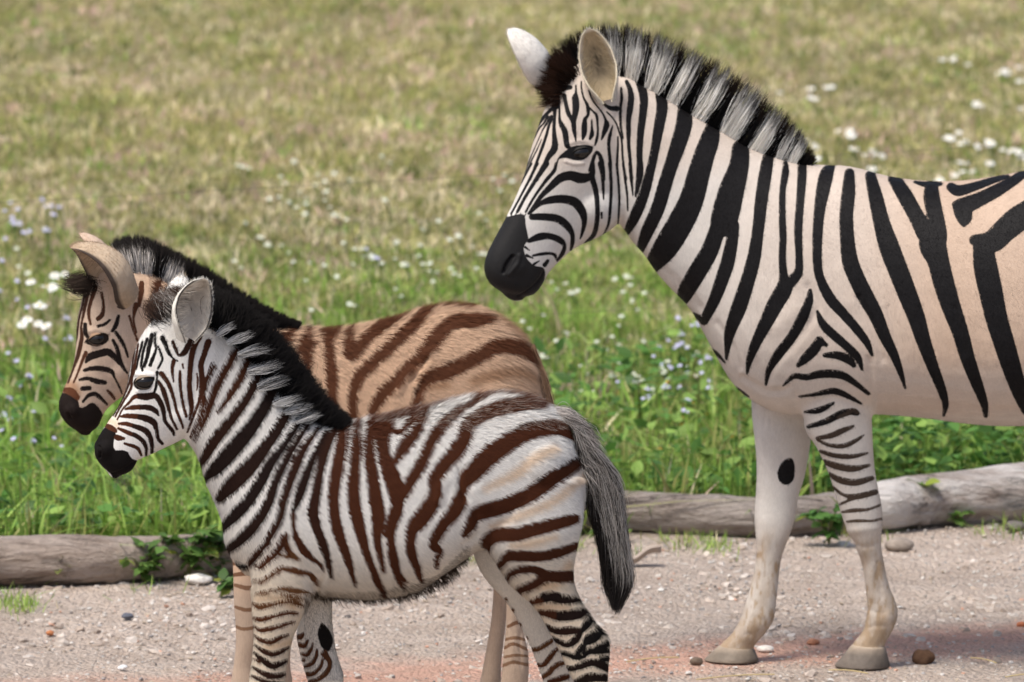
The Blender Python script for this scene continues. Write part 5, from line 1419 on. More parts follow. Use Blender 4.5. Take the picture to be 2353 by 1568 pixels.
def _darkK(val):
    k = np.array([.02, .014, .012]); b = np.array([.135, .050, .024]); t = np.array([.30, .19, .12])
    v = np.clip(val, 0, 1)[:, None]; w = np.clip(-val, 0, 1)[:, None]
    return (k * v + b * (1 - v)) * (1 - w) + t * w
K.dark = _darkK
zebra_body(K)
foal2 = tag(empty('zebra', (float(at_depth(850, 1600, 19.2)[0]), 19.2, 0.0)), 'tan zebra foal with brown stripes standing half hidden behind the white foal', 'zebra', 'zebras standing on the track')
link('body', K.body, M_FUZZ, foal2)
K.furtip = None
def _furK(q, n, c, far):
    x, y = q[:, 0], q[:, 1]
    head = K.in_head(q)
    back = np.clip(n[:, 2], 0, 1) ** 1.5
    rump = smooth01(1100, 1220, x)
    ln = .013 + .02 * back * (x > 640) + .02 * rump
    ln = np.where(head, .0035, ln); ln = np.where(y > 1250, .005, ln)
    lift = .22 + .45 * back + .25 * rump
    flow = np.zeros_like(n); flow[:] = (0.75, 0, -0.66)
    flow[(x > 950) & (y < 1000)] = (0.95, 0, -.4)
    flow[head] = (0.55, 0, .5)
    dens = np.where(n[:, 1] < .35, 1.0, .3) * np.where(y > 1200, .2, 1) * np.where((x > 480) & (x < 1000) & (y > 960), .05, 1)
    return dens, ln, lift, flow
fur(K, foal2, 150000, _furK, .0009)
treeK = BVHTree.FromPolygons([tuple(v) for v in K.V], [tuple(p.vertices) for p in K.body.polygons])
make_eye(K, foal2, 222, 780, .0185, .6, treeK)
pairsK = [(288, 616, 252, 560), (300, 612, 276, 543), (330, 617, 328, 543), (355, 625, 362, 552), (380, 637, 402, 576), (440, 670, 468, 610), (500, 700, 526, 648), (560, 727, 590, 688), (620, 748, 646, 720), (676, 758, 697, 743)]
wbK = [(280, 306), (311, 331), (335, 353), (374, 412)]
h1 = hair_between(K, pairsK, 12000, .020, band_cols(wbK, (.80, .73, .67), (.011, .009, .008), (.014, .011, .010), .5, .74), width=.0012, bend=.08, jit=.08)
fl = [(224, 664, 158, 655), (214, 655, 150, 643), (210, 645, 152, 630)]
h2 = hair_between(K, fl, 900, .022, band_cols([], (0, 0, 0), (.035, .024, .018), (.05, .035, .026), .5, .9), width=.001, bend=.16, jit=.28, plane=(K.PH, K.NH))
strand_obj('mane', [h1, h2], M_HAIR, foal2)
make_ear(K, foal2, (302, 676), (162, 571), (-.71, -.34, -.62), .155, .07, .095, (.58, .45, .32), (.64, .52, .40), (.07, .05, .04), tuft=(.42, .32, .24), curl=1.08, rimw=.88, fuzz=3000)
make_ear(K, foal2, (246, 640), (181, 537), (-.85, .2, -.4), .08, -.045, -.05, (.66, .50, .38), (.25, .18, .13), (.5, .38, .28))
for top, bot, off in (((512, 1624, 564, 1636), (494, 1680, 570, 1680), .06), ((596, 1610, 646, 1622), (578, 1660, 652, 1660), -.06), ((1128, 1632, 1184, 1644), (1108, 1690, 1190, 1690), .06), ((1083, 1610, 1132, 1622), (1064, 1660, 1138, 1660), -.05)):
    make_hoof(K, foal2, top, bot, off, .04, (.16, .13, .10))
Lt = [(1205, 800), (1222, 880), (1232, 960), (1236, 1040), (1236, 1120), (1232, 1180)]; Rt = [(1228, 790), (1255, 870), (1268, 950), (1272, 1040), (1268, 1120), (1250, 1190)]
_ctK = lambda v, s, n: np.where((s > .7)[..., None], np.array([.05, .03, .022]), np.array([.38, .23, .14])) * (.65 + .7 * rng.random((n, 1, 1)))
strand_obj('tail', [core_tail(Lt, Rt, K, .016, (.25, .15, .09)), tail_hair(Lt, Rt, K, 3000, .03, _ctK, length=(.2, .4))], M_HAIR, foal2)
# ------------------------------------------------------------------ ground: gravel track in front, field behind the logs
gl, gr = on_ground(0, 1330), on_ground(2353, 1190)
SL = (gr[1] - gl[1]) / (gr[0] - gl[0]); Y0 = gl[1] - SL * gl[0]
edge_y = lambda x: Y0 + SL * x
c1, c2 = on_ground(900, 1550), on_ground(2353, 1462)
CS = (c2[1] - c1[1]) / (c2[0] - c1[0]); C0 = c1[1] - CS * c1[0]

M_GROUND, t, b = new_mat('track_and_field_soil')
tc = nd(t, 'ShaderNodeTexCoord'); sx = nd(t, 'ShaderNodeSeparateXYZ'); t.links.new(tc.outputs['Object'], sx.inputs[0])
nA = noise(t, 1.3, 5, .6); nB = noise(t, 14, 6, .7); nC = noise(t, 120, 4, .7); nD = noise(t, 5, 4, .6)
vor = nd(t, 'ShaderNodeTexVoronoi'); vor.inputs['Scale'].default_value = 75; t.links.new(tc.outputs['Object'], vor.inputs['Vector'])
vor2 = nd(t, 'ShaderNodeTexVoronoi'); vor2.inputs['Scale'].default_value = 170; t.links.new(tc.outputs['Object'], vor2.inputs['Vector'])
sand = ramp(t, nB.outputs[0], [(.3, (.40, .33, .27)), (.48, (.61, .53, .46)), (.66, (.74, .68, .62))])
grit = ramp(t, vor.outputs['Color'], [(0.0, (.27, .25, .24)), (.35, (.47, .39, .33)), (.7, (.60, .53, .47)), (1.0, (.72, .68, .63))])
grit2 = ramp(t, vor2.outputs['Color'], [(0.0, (.22, .20, .19)), (.4, (.50, .41, .35)), (1.0, (.70, .62, .55))])
g = mixc(t, .38, sand, grit); g = mixc(t, .35, g, grit2)
tone = ramp(t, nA.outputs[0], [(.35, (.86, .82, .80)), (.65, (1.08, 1.02, .97))])
g = mixc(t, .8, g, tone, 'MULTIPLY')
nE = noise(t, 3.2, 6, .7)
g = mixc(t, math_n(t, 'MULTIPLY', nd(t, 'ShaderNodeClamp').outputs[0], 0.0), g, (.4, .3, .2)) if False else g
g = mixc(t, .75, g, ramp(t, nE.outputs[0], [(.34, (.84, .80, .77)), (.5, (1.06, 1.05, 1.04)), (.68, (1.2, 1.18, 1.16))]), 'MULTIPLY')
# band of red clay across the track
cy = math_n(t, 'SUBTRACT', sx.outputs[1], math_n(t, 'MULTIPLY_ADD', sx.outputs[0], CS, C0))
cy = math_n(t, 'ADD', cy, math_n(t, 'MULTIPLY_ADD', nD.outputs[0], .5, -.25))
cm = nd(t, 'ShaderNodeMapRange', interpolation_type='SMOOTHSTEP'); cm.inputs[1].default_value = .36; cm.inputs[2].default_value = .06
t.links.new(math_n(t, 'ABSOLUTE', cy), cm.inputs[0])
cmask = math_n(t, 'MULTIPLY', cm.outputs[0], math_n(t, 'MULTIPLY_ADD', nB.outputs[0], 1.5, .05))
clay = ramp(t, nB.outputs[0], [(.3, (.62, .33, .23)), (.7, (.78, .48, .37))])
cf = nd(t, 'ShaderNodeClamp'); t.links.new(cmask, cf.inputs[0])
g = mixc(t, cf.outputs[0], g, clay)
fy = math_n(t, 'SUBTRACT', sx.outputs[1], math_n(t, 'MULTIPLY_ADD', sx.outputs[0], SL, Y0))
fm = nd(t, 'ShaderNodeMapRange', interpolation_type='SMOOTHSTEP'); fm.inputs[1].default_value = .0; fm.inputs[2].default_value = .35
t.links.new(fy, fm.inputs[0])
soil = ramp(t, nB.outputs[0], [(.3, (.06, .055, .025)), (.7, (.15, .13, .06))])
fdry = nd(t, 'ShaderNodeMapRange', interpolation_type='SMOOTHSTEP'); fdry.inputs[1].default_value = 5; fdry.inputs[2].default_value = 11
t.links.new(fy, fdry.inputs[0])
soil = mixc(t, fdry.outputs[0], soil, ramp(t, nB.outputs[0], [(.3, (.26, .22, .11)), (.7, (.46, .39, .24))]))
t.links.new(mixc(t, fm.outputs[0], g, soil), b.inputs['Base Color'])
b.inputs['Roughness'].default_value = .95; b.inputs['Specular IOR Level'].default_value = .15
hh = math_n(t, 'ADD', math_n(t, 'MULTIPLY', nB.outputs[0], .9), math_n(t, 'ADD', math_n(t, 'MULTIPLY', vor.outputs['Distance'], -.5), math_n(t, 'MULTIPLY', nC.outputs[0], .35)))
hh = math_n(t, 'ADD', hh, math_n(t, 'MULTIPLY', nE.outputs[0], 2.2))
bump(t, b, hh, 1.0, .03)
xs = np.concatenate([[-1500, -200, -30, -8], np.linspace(-5, 5, 120), [8, 30, 200, 1500]])
ys = np.concatenate([[-300, -20, 8, 14], np.linspace(16.5, 23.5, 90), np.linspace(24, 60, 60), [80, 200, 1800]])
X, Y = np.meshgrid(xs, ys)
inn = (np.abs(X) < 6) & (Y > 16) & (Y < 24)
Z = np.where(inn, (fbm(X * 1.7 + 40, Y * 1.7, 3) - .5) * .03, 0.0)
n0, n1 = X.shape
i = np.arange(n0 - 1)[:, None] * n1; j = np.arange(n1 - 1)[None]
Q = np.stack([i + j, i + j + 1, i + n1 + j + 1, i + n1 + j], -1).reshape(-1, 4)
tag(link('ground', mesh_np('ground', np.stack([X, Y, Z - .006], -1).reshape(-1, 3), [Q]), M_GROUND), kind='structure')

# ------------------------------------------------------------------ logs edging the track
def bark(name, pale, mid, darkc):
    m, t, b = new_mat(name)
    n1 = noise(t, 5, 5, .65, mapping={'s': (.9, 6, 6)}); n2 = noise(t, 3, 4, .6); n3 = noise(t, 30, 5, .7, mapping={'s': (.25, 2, 2)})
    tc = nd(t, 'ShaderNodeTexCoord'); 
    geo = nd(t, 'ShaderNodeNewGeometry'); s = nd(t, 'ShaderNodeSeparateXYZ'); t.links.new(geo.outputs['Normal'], s.inputs[0])
    c = ramp(t, n1.outputs[0], [(.28, darkc), (.45, mid), (.68, pale)])
    c = mixc(t, math_n(t, 'MULTIPLY', n3.outputs[0], .55), c, darkc)
    n4 = noise(t, 2.2, 6, .75, mapping={'s': (.5, 9, 9)})
    c = mixc(t, ramp(t, n4.outputs[0], [(.56, (0, 0, 0)), (.62, (1, 1, 1)), (.66, (0, 0, 0))]), c, tuple(v * .35 for v in darkc))
    # weathered silver patches
    w = ramp(t, n2.outputs[0], [(.45, (0, 0, 0)), (.62, (1, 1, 1))])
    c = mixc(t, math_n(t, 'MULTIPLY', w, .6), c, pale)
    t.links.new(c, b.inputs['Base Color']); b.inputs['Roughness'].default_value = .9; b.inputs['Specular IOR Level'].default_value = .15
    bump(t, b, math_n(t, 'ADD', n1.outputs[0], math_n(t, 'MULTIPLY', n3.outputs[0], .9)), 1.0, .035)
    return m
M_BARK = [bark('weathered_bark', (.62, .52, .45), (.40, .31, .25), (.15, .11, .085)), bark('grey_bark', (.58, .51, .46), (.40, .34, .30), (.16, .125, .105)), bark('silver_bark', (.92, .88, .84), (.56, .48, .43), (.16, .12, .10))]
def make_log(name, pts, mat, label, seed, knots=()):
    """pts: x, top, bottom of the log in traced pixels"""
    C, R = [], []
    for x, tp, bt in pts:
        Pb = on_ground(x, bt); sc = F / (Pb[1] / CP)
        r = (bt - tp) / 2 / sc * 1.0
        C.append(Pb + np.array([0, r * .45, r * .96])); R.append(r)
    D = catmull(np.hstack([np.array(C), np.array(R)[:, None]]), 14)
    C, R = D[:, :3], D[:, 3]
    n = 40; th = np.linspace(0, 2 * math.pi, n, endpoint=False)
    T = np.gradient(C, axis=0); T /= np.linalg.norm(T, axis=1, keepdims=True)
    S = np.cross(T, [0, 0, 1.0]); S /= np.linalg.norm(S, axis=1, keepdims=True); U = np.cross(S, T)
    L = np.cumsum(np.r_[0, np.linalg.norm(np.diff(C, axis=0), axis=1)])
    f = fbm(L[:, None] * 3 + 0 * th, 3 + 1.3 * np.cos(th)[None] + seed * 5 + 0 * L[:, None], seed) + .6 * fbm(L[:, None] * 9, 8 + 4 * np.sin(th)[None] + 0 * L[:, None], seed + 9)
    rr = R[:, None] * (1 + (f - .8) * .34 + .10 * (fbm(L[:, None] * 1.6 + seed, 2 + 0 * th[None], seed + 30) - .5))
    for lx, a, hgt, wd in knots:
        rr = rr + R[:, None] * hgt * np.exp(-(((L / L[-1])[:, None] - lx) / .012 / wd) ** 2 - ((th[None] - a) / (.35 * wd)) ** 2)
    V = C[:, None] + rr[..., None] * (np.cos(th)[None, :, None] * S[:, None] + np.sin(th)[None, :, None] * U[:, None])
    m = len(C); V = np.vstack([V.reshape(-1, 3), C[:1], C[-1:]])
    i = np.arange(m - 1)[:, None] * n; j = np.arange(n)[None]; jn = (j + 1) % n
    Q = np.stack([i + j, i + jn, i + n + jn, i + n + j], -1).reshape(-1, 4); jj = np.arange(n)
    Tt = np.vstack([np.stack([np.full(n, m * n), (jj + 1) % n, jj], 1), np.stack([np.full(n, m * n + 1), (m - 1) * n + jj, (m - 1) * n + (jj + 1) % n], 1)])
    return tag(link(name, mesh_np(name, V, [Q, Tt]), mat), label, 'log', 'logs edging the track')
make_log('log', [(-420, 1262, 1372), (-150, 1245, 1354), (0, 1236, 1346), (200, 1233, 1341), (350, 1228, 1331), (500, 1221, 1319), (720, 1204, 1298), (860, 1200, 1285)], M_BARK[0],
         'brown log lying along the grass at the left edge, half covered by a leafy weed', 4, [(.28, 5.4, .12, 1.2), (.5, 5.2, .1, 1)])
make_log('log', [(905, 1175, 1280), (1150, 1140, 1245), (1350, 1128, 1222), (1430, 1128, 1222), (1600, 1140, 1228), (1740, 1147, 1232), (1840, 1142, 1228), (1975, 1132, 1222)], M_BARK[1],
         'slim grey log behind the legs of the adult zebra', 7, [(.62, 5.3, .12, 1), (.86, 5.0, .15, 1)])
make_log('log', [(1950, 1126, 1222), (1985, 1118, 1220), (2040, 1106, 1218), (2150, 1091, 1206), (2353, 1072, 1196), (2600, 1062, 1184), (2800, 1062, 1176)], M_BARK[2],
         'thick pale log rising to the right edge under the belly of the adult zebra', 12, [(.2, 5.3, .2, 1.4), (.34, 5.0, .14, 1.0)])

# ------------------------------------------------------------------ wire fence behind the logs
M_WIRE, t, b = new_mat('wire'); b.inputs['Base Color'].default_value = (.12, .115, .105, 1); b.inputs['Metallic'].default_value = .6; b.inputs['Roughness'].default_value = .6
M_POST, t, b = new_mat('post_wood'); n = noise(t, 12, 4, .6, mapping={'s': (4, 4, .6)})
t.links.new(ramp(t, n.outputs[0], [(.3, (.10, .08, .06)), (.7, (.32, .27, .22))]), b.inputs['Base Color']); b.inputs['Roughness'].default_value = .9
def tube(P, r, n=8):
    P = np.asarray(P, float); T = np.gradient(P, axis=0); T /= np.linalg.norm(T, axis=1, keepdims=True) + 1e-9
    ref = np.array([0.13, 0.2, 1.0]) if abs(T[:, 2]).mean() < .8 else np.array([1.0, .2, 0.1])
    S = np.cross(T, ref); S /= np.linalg.norm(S, axis=1, keepdims=True); U = np.cross(S, T)
    th = np.linspace(0, 2 * math.pi, n, endpoint=False); r = np.broadcast_to(np.asarray(r, float), (len(P),))
    V = P[:, None] + r[:, None, None] * (np.cos(th)[None, :, None] * S[:, None] + np.sin(th)[None, :, None] * U[:, None])
    m = len(P); i = np.arange(m - 1)[:, None] * n; j = np.arange(n)[None]; jn = (j + 1) % n
    return V.reshape(-1, 3), np.stack([i + j, i + jn, i + n + jn, i + n + j], -1).reshape(-1, 4)
fx0, fx1 = -4.2, 4.6
fence = tag(empty('wire_fence', (0, float(edge_y(0) + .5), 0)), 'thin wire fence crossing the grass behind the logs and zebras', 'fence')
FO = .5
def fence_z(px, py):
    d = ray(px, py); tt = (Y0 + FO) / (d[1] - SL * d[0]); return (CAM + d * tt)
for a, b_ in (((0, 458), (2353, 323)), ((0, 790), (1400, 705))):
    A0, A1 = fence_z(*a), fence_z(*b_)
    x = np.linspace(fx0, fx1, 60)
    z = A0[2] + (A1[2] - A0[2]) * (x - A0[0]) / (A1[0] - A0[0])
    P = np.stack([x, edge_y(x) + FO, z - .012 * np.sin((x - fx0) / (fx1 - fx0) * math.pi)], 1)
    V, Q = tube(P, .0005, 6); link('wire', mesh_np('wire', V, [Q]), M_WIRE, fence)
for x in (fx0, fx1):
    zz = np.linspace(-.05, 1.25, 12); V, Q = tube(np.stack([np.full(12, x) + .004 * np.sin(zz * 9), np.full(12, edge_y(x) + FO), zz], 1), .045, 14)
    k = len(V); V = np.vstack([V, [[x, edge_y(x) + FO, 1.26]]]); jj = np.arange(14)
    T = np.stack([k - 14 + jj, k - 14 + (jj + 1) % 14, np.full(14, k)], 1)
    link('post', mesh_np('post', V, [Q, T]), M_POST, fence)

# ------------------------------------------------------------------ grass
def blades(P, h, w, lean, col, K=3, droop=.5, colt=None):
    n = len(P); az = rng.random(n) * 2 * math.pi; la = rng.normal(size=n) * lean
    d = np.stack([np.cos(az), np.sin(az)], 1)
    s = np.linspace(0, 1, K)
    pts = np.empty((n, K, 3))
    pts[..., :2] = P[:, None, :2] + d[:, None] * (h[:, None] * (la[:, None] * s[None] + droop * np.abs(la)[:, None] * s[None] ** 2))[..., None]
    pts[..., 2] = P[:, None, 2] + h[:, None] * (s[None] - .25 * droop * np.abs(la)[:, None] * s[None] ** 2)
    fa = rng.random(n) * math.pi; sv = np.stack([np.cos(fa), np.sin(fa), np.zeros(n)], 1)
    wd = w[:, None] * np.interp(s, [0, .35, 1], [.7, 1, .08])[None]
    V = np.stack([pts - sv[:, None] * wd[..., None] / 2, pts + sv[:, None] * wd[..., None] / 2], 2).reshape(-1, 3)
    base = (np.arange(n)[:, None] * K + np.arange(K - 1)[None]) * 2
    Q = np.stack([base, base + 1, base + 3, base + 2], -1).reshape(-1, 4)
    C = np.repeat(col[:, None], K * 2, 1).reshape(-1, 3)
    return V, Q, C
M_GRASS, t, b = new_mat('grass_blades')
ca = attr(t, 'col'); t.links.new(ca.outputs['Color'], b.inputs['Base Color']); b.inputs['Roughness'].default_value = .5; b.inputs['Specular IOR Level'].default_value = .25
tr = nd(t, 'ShaderNodeBsdfTranslucent'); t.links.new(ca.outputs['Color'], tr.inputs[0])
mx = nd(t, 'ShaderNodeMixShader'); mx.inputs[0].default_value = .35
t.links.new(b.outputs[0], mx.inputs[1]); t.links.new(tr.outputs[0], mx.inputs[2]); t.links.new(mx.outputs[0], t.nodes['Material Output'].inputs[0])

def pick_cols(x, y, green):
    """green 0..1: share of lush green; patches of straw, olive and pinkish seed heads"""
    n = len(x)
    pal = np.array([[.22, .37, .06], [.36, .50, .12], [.36, .36, .12], [.50, .45, .20], [.78, .68, .45], [.70, .49, .41], [.15, .20, .045]])
    a = fbm(x * .9, y * .55, 21); bb = fbm(x * 1.7 + 8, y * 1.1, 31); cc = fbm(x * 3 + 3, y * 2, 41)
    g = green + (a - .5) * 1.0
    dry = np.clip(1 - g, .04, 1.4)
    wts = np.stack([np.clip(g, .03, 2) * .55, np.clip(g, .03, 2) * .5, .30 + dry * .55 * np.clip(1.6 - 2 * bb, .1, 2), dry * .6 + 0 * a, dry * np.clip(2 * bb - .45, .05, 2) * .85, dry * np.clip(2.6 * cc - 1.0, .02, 2) * .55, .18 + 0 * a], 1)
    wts /= wts.sum(1, keepdims=True); cum = wts.cumsum(1)
    ca_, sa_ = .9, .43
    cell = np.floor((x * ca_ + y * sa_ + .03 * np.sin(y * 23)) * 15).astype(int) * 7919 + np.floor((y * ca_ * .8 - x * sa_ + .03 * np.sin(x * 31)) * 11).astype(int) * 104729
    r = np.where(rng.random(n) < .62, np.random.default_rng(9).random(65536)[cell % 65536], rng.random(n))
    k = (r[:, None] > cum).sum(1).clip(0, 6)
    return pal[k] * (.55 + .9 * rng.random((n, 1))) * (.72 + .56 * fbm(x * 2.3 + 5, y * 1.5, 111))[:, None] * 1.08

def scatter(n, y0, y1, half):
    y = rng.uniform(y0, y1, n); x = rng.uniform(-1, 1, n) * (half * y / 20 + .9)
    return x, y
GV, GQ, GC, go = [], [], [], 0
def put(v, q, c):
    global go
    GV.append(v); GQ.append(q + go); GC.append(c); go += len(v)
# mown field further off
x, y = scatter(170000, 26, 44, 1.36)
tall = fbm(x * 1.2, y * .8, 51)
gm = 1 - smooth01(27.3, 31.6, y + (fbm(x * .6, y * .4, 61) - .5) * 5)
h = (.025 + .035 * rng.random(len(x))) * (.4 + 1.2 * tall) + .03 * gm
put(*blades(np.stack([x, y, 0 * x], 1), h, .006 + .009 * rng.random(len(x)), 1.3, pick_cols(x, y, .06 + .72 * gm), 3))
# the field beyond the edges of the view
y = rng.uniform(21.5, 62, 120000); x = rng.uniform(-1, 1, 120000) * (4 + y * .16)
k = ((np.abs(x) > 1.3 * y / 20 + .8) | (y > 43)) & (y > edge_y(x) + .15); x, y = x[k], y[k]
gm2 = 1 - smooth01(26.5, 30.5, y)
put(*blades(np.stack([x, y, 0 * x], 1), .04 + .07 * rng.random(len(x)), .010 + .014 * rng.random(len(x)), 1.2, pick_cols(x, y, .1 + .72 * gm2), 3))
# thin seed stalks catching the light
x, y = scatter(5000, 26, 43, 1.36)
put(*blades(np.stack([x, y, 0 * x], 1), .05 + .08 * rng.random(len(x)), np.full(len(x), .004), .4, np.where(rng.random((len(x), 1)) < .5, np.array([.55, .44, .27]), np.array([.48, .30, .23])) * (.8 + .4 * rng.random((len(x), 1))), 3))
# lush strip near the logs
x, y = scatter(150000, 21.0, 28.5, 1.42)
dd = y - edge_y(x)
keep = dd > .12 + .1 * rng.random(len(x)); x, y, dd = x[keep], y[keep], dd[keep]
cl = fbm(x * 2.2, y * 1.6, 71)
h = (.035 + .085 * rng.random(len(x))) * (.35 + 1.3 * cl) * (1 + .8 * np.exp(-dd / .8)) * (1 - .45 * smooth01(2.5, 6, dd))
sp = cl > .30; x, y, h, dd = x[sp], y[sp], h[sp], dd[sp]
put(*blades(np.stack([x, y, 0 * x], 1), h, .005 + .009 * rng.random(len(x)), .85, pick_cols(x, y, .88 - .30 * smooth01(1.5, 6, dd)), 4, .7))
# broad taller blades and tussocks just behind the logs
x, y = scatter(9000, 21.0, 25, 1.42); dd = y - edge_y(x); cl = fbm(x * 3, y * 2, 81)
k = (dd > .15) & (cl > .5); x, y = x[k], y[k]
put(*blades(np.stack([x, y, 0 * x], 1), .10 + .13 * rng.random(len(x)), .009 + .009 * rng.random(len(x)), .5, pick_cols(x, y, np.full(len(x), 1.1)), 5, 1.1))
# sparse tufts creeping onto the gravel
x = rng.uniform(-2.6, 2.6, 2600); y = edge_y(x) - .12 - np.abs(rng.normal(size=2600)) * .14
k = fbm(x * 4, y * 4, 91) > .56; x, y = x[k], y[k]
put(*blades(np.stack([x, y, 0 * x], 1), .02 + .045 * rng.random(len(x)), np.full(len(x), .004), .9, pick_cols(x, y, np.full(len(x), .9)), 3))
for (px, py, m) in ((30, 1400, 60), (10, 1385, 60), (60, 1395, 50), (1620, 1252, 60), (1560, 1250, 40), (1650, 1262, 30), (1300, 1262, 60)):
    g0 = on_ground(px, py); x = g0[0] + rng.normal(size=m) * .035; y = g0[1] + rng.normal(size=m) * .06
    put(*blades(np.stack([x, y, 0 * x], 1), .02 + .03 * rng.random(m), np.full(m, .004), .9, pick_cols(x, y, np.full(m, .9)), 3))
tag(link('grass', mesh_np('grass', np.concatenate(GV), [np.concatenate(GQ)], {'col': np.concatenate(GC)}), M_GRASS), 'field of mixed green and dry grass behind the logs', 'grass', kind='stuff')

# broad leaved ground cover under the adult zebra and between the grasses
def leaf_quads(P, D, L, wd, N):
    """pointed oval leaves: base P, direction D, length L, half width wd, face normal N"""
    S = np.cross(D, N); S /= np.linalg.norm(S, axis=1, keepdims=True) + 1e-9
    s = np.array([0, .3, .65, 1.0]); wv = np.array([.12, 1, .8, .03]); dr = np.array([0, .02, -.05, -.2])
    V = []
    for a, q, z in zip(s, wv, dr):
        c = P + D * (L * a)[:, None] + N * (L * z)[:, None]
        V.append(np.stack([c - S * (wd * q)[:, None], c + N * (-.18 * wd * q)[:, None], c + S * (wd * q)[:, None]], 1))
    V = np.stack(V, 1); n = len(P)
    b0 = np.arange(n)[:, None, None] * 12 + np.arange(3)[None, :, None] * 3 + np.arange(2)[None, None]
    Q = np.stack([b0, b0 + 1, b0 + 4, b0 + 3], -1).reshape(-1, 4)
    return V.reshape(-1, 3), Q
def leaf_dirs(n, up):
    az = rng.random(n) * 2 * math.pi; e = up + .35 * rng.normal(size=n)
    D = np.stack([np.cos(az) * np.cos(e), np.sin(az) * np.cos(e), np.sin(e)], 1)
    N = np.array([0, 0, 1.0]) - D * D[:, 2:]; N += .35 * rng.normal(size=(n, 3)); N -= D * (N * D).sum(1, keepdims=True)
    return D, N / np.linalg.norm(N, axis=1, keepdims=True)
n = 15000
x = np.concatenate([rng.uniform(.75, 3.0, 3600), rng.uniform(-3, 3, n - 3600)]); dd = np.concatenate([.2 + rng.random(3600) ** 1.3 * 1.9, .2 + rng.random(n - 3600) ** 1.5 * 3.2])
y = edge_y(x) + dd; z = np.where(np.arange(n) < 3600, rng.random(n) ** .8 * .26, rng.random(n) * .14)
D, N = leaf_dirs(n, .25)
L = .03 + .045 * rng.random(n)
V, Q = leaf_quads(np.stack([x, y, z], 1), D, L, L * .28, N)
col = np.where(rng.random((n, 1)) < .7, np.array([.10, .22, .045]), np.array([.26, .40, .09])) * (.6 + .7 * rng.random((n, 1)))
tag(link('ground_cover', mesh_np('ground_cover', V, [Q], {'col': np.repeat(col, 12, 0)}), M_GRASS), 'dark green broad leaved ground cover among the grass behind the logs', 'ground cover', kind='stuff')

# ------------------------------------------------------------------ flowers
def petal_flower(P, r, petals, colp, colc, stem_h, tilt, seed):
    """flower heads on a stem, one mesh, origin at the stem's foot"""
    q = np.random.default_rng(seed); V, F4, F3, C, o = [], [], [], [], 0
    for (hx, hy, hz, rr) in P:
        top = np.array([hx, hy, hz]); s = np.linspace(0, 1, 5)[:, None]
        v, f = tube(np.array([hx * .3, hy * .3, 0]) * (1 - s) + top * s + np.array([0.01, .006, 0]) * np.sin(s * 3.1), .0016, 5)
        V.append(v); F4.append(f + o); C.append(np.repeat([[.12, .2, .05]], len(v), 0)); o += len(v)
        nrm = np.array([q.normal() * tilt, -.45 + q.normal() * tilt, 1.0]); nrm /= np.linalg.norm(nrm)
        u = np.cross(nrm, [1, 0, .1]); u /= np.linalg.norm(u); w = np.cross(nrm, u)
        for k in range(petals):
            a = 2 * math.pi * k / petals + q.normal() * .08; d = np.cos(a) * u + np.sin(a) * w; sd = np.cross(nrm, d)
            L = rr * (.85 + .3 * q.random()); wd = rr * 2.4 / petals
            pts = np.array([top + d * L * f + nrm * L * zz + sd * wd * g for f, zz, g in ((.15, 0, -.4), (.15, 0, .4), (.65, .1, -1), (.65, .1, 1), (1, -.02, -.55), (1, -.02, .55))])
            V.append(pts); F4.append(np.array([[0, 1, 3, 2], [2, 3, 5, 4]]) + o); C.append(np.repeat([np.array(colp) * (.85 + .2 * q.random())], 6, 0)); o += 6
        v, f, tt = ball(top + nrm * rr * .06, rr * .27, 6)
        V.append(v); F4.append(f + o); F3.append(tt + o); C.append(np.repeat([colc], len(v), 0)); o += len(v)
    return mesh_np('flower', np.vstack(V), [np.vstack(F4), np.vstack(F3)], {'col': np.vstack(C)})
def kinds(colp, colc, r, petals, heads, seeds):
    out = []
    for s in seeds:
        q = np.random.default_rng(s)
        P = [(q.normal() * .6 * r * (heads > 1), q.normal() * .6 * r * (heads > 1), .0, r * (.8 + .4 * q.random())) for _ in range(heads)]
        P = [(a, b_, 1.0, c) for a, b_, _, c in P]
        out.append((P, r, petals, colp, colc, s))
    return out
_fl = {}
def flower(name, label, cat, group, px, py, h, r, petals, heads, colp, colc, seed):
    """the flower stands on the ground where its head is seen at (px, py)"""
    p = on_ground(px, py, h)
    key = (name, round(h, 2), round(r, 3), heads, seed % 4)
    if key not in _fl:
        q = np.random.default_rng(seed % 4 + 5)
        P = [(q.normal() * 1.3 * r * (heads > 1), q.normal() * 1.3 * r * (heads > 1), h + q.normal() * .008, r * (.8 + .4 * q.random())) for _ in range(heads)]
        _fl[key] = petal_flower(P, r, petals, colp, colc, h, .25, seed); _fl[key].materials.append(M_PETAL)
    o = bpy.data.objects.new(name, _fl[key]); COL.objects.link(o); o.location = (p[0], p[1], 0); o.rotation_euler = (0, 0, (seed * 1.7) % .8 - .4)
    return tag(o, label, cat, group)
WHITE, YEL, LAV = (.86, .86, .83), (.62, .45, .05), (.56, .55, .74)
W4 = lambda x, y: ((1800 + x / 3.361) / 1.06247, (50 + y / 3.361) / 1.06247)
WL = lambda x, y: (x / 3.361 / 1.06247, (380 + y / 3.361) / 1.06247)
big = [W4(*p) for p in ((1730, 315), (1840, 330), (2180, 425), (2275, 400), (2340, 490), (320, 560), (615, 560), (685, 615), (740, 540), (880, 920), (950, 945), (1040, 1030), (1080, 1090), (1160, 1080), (1110, 1215), (1800, 940), (1840, 1000), (1915, 1000),
      (2090, 1015), (2150, 965), (2210, 1050), (2290, 1090), (2080, 1170), (1915, 1140), (1960, 690), (2275, 690), (660, 1130), (1740, 1290), (1880, 1230), (610, 1000), (2390, 1130))]
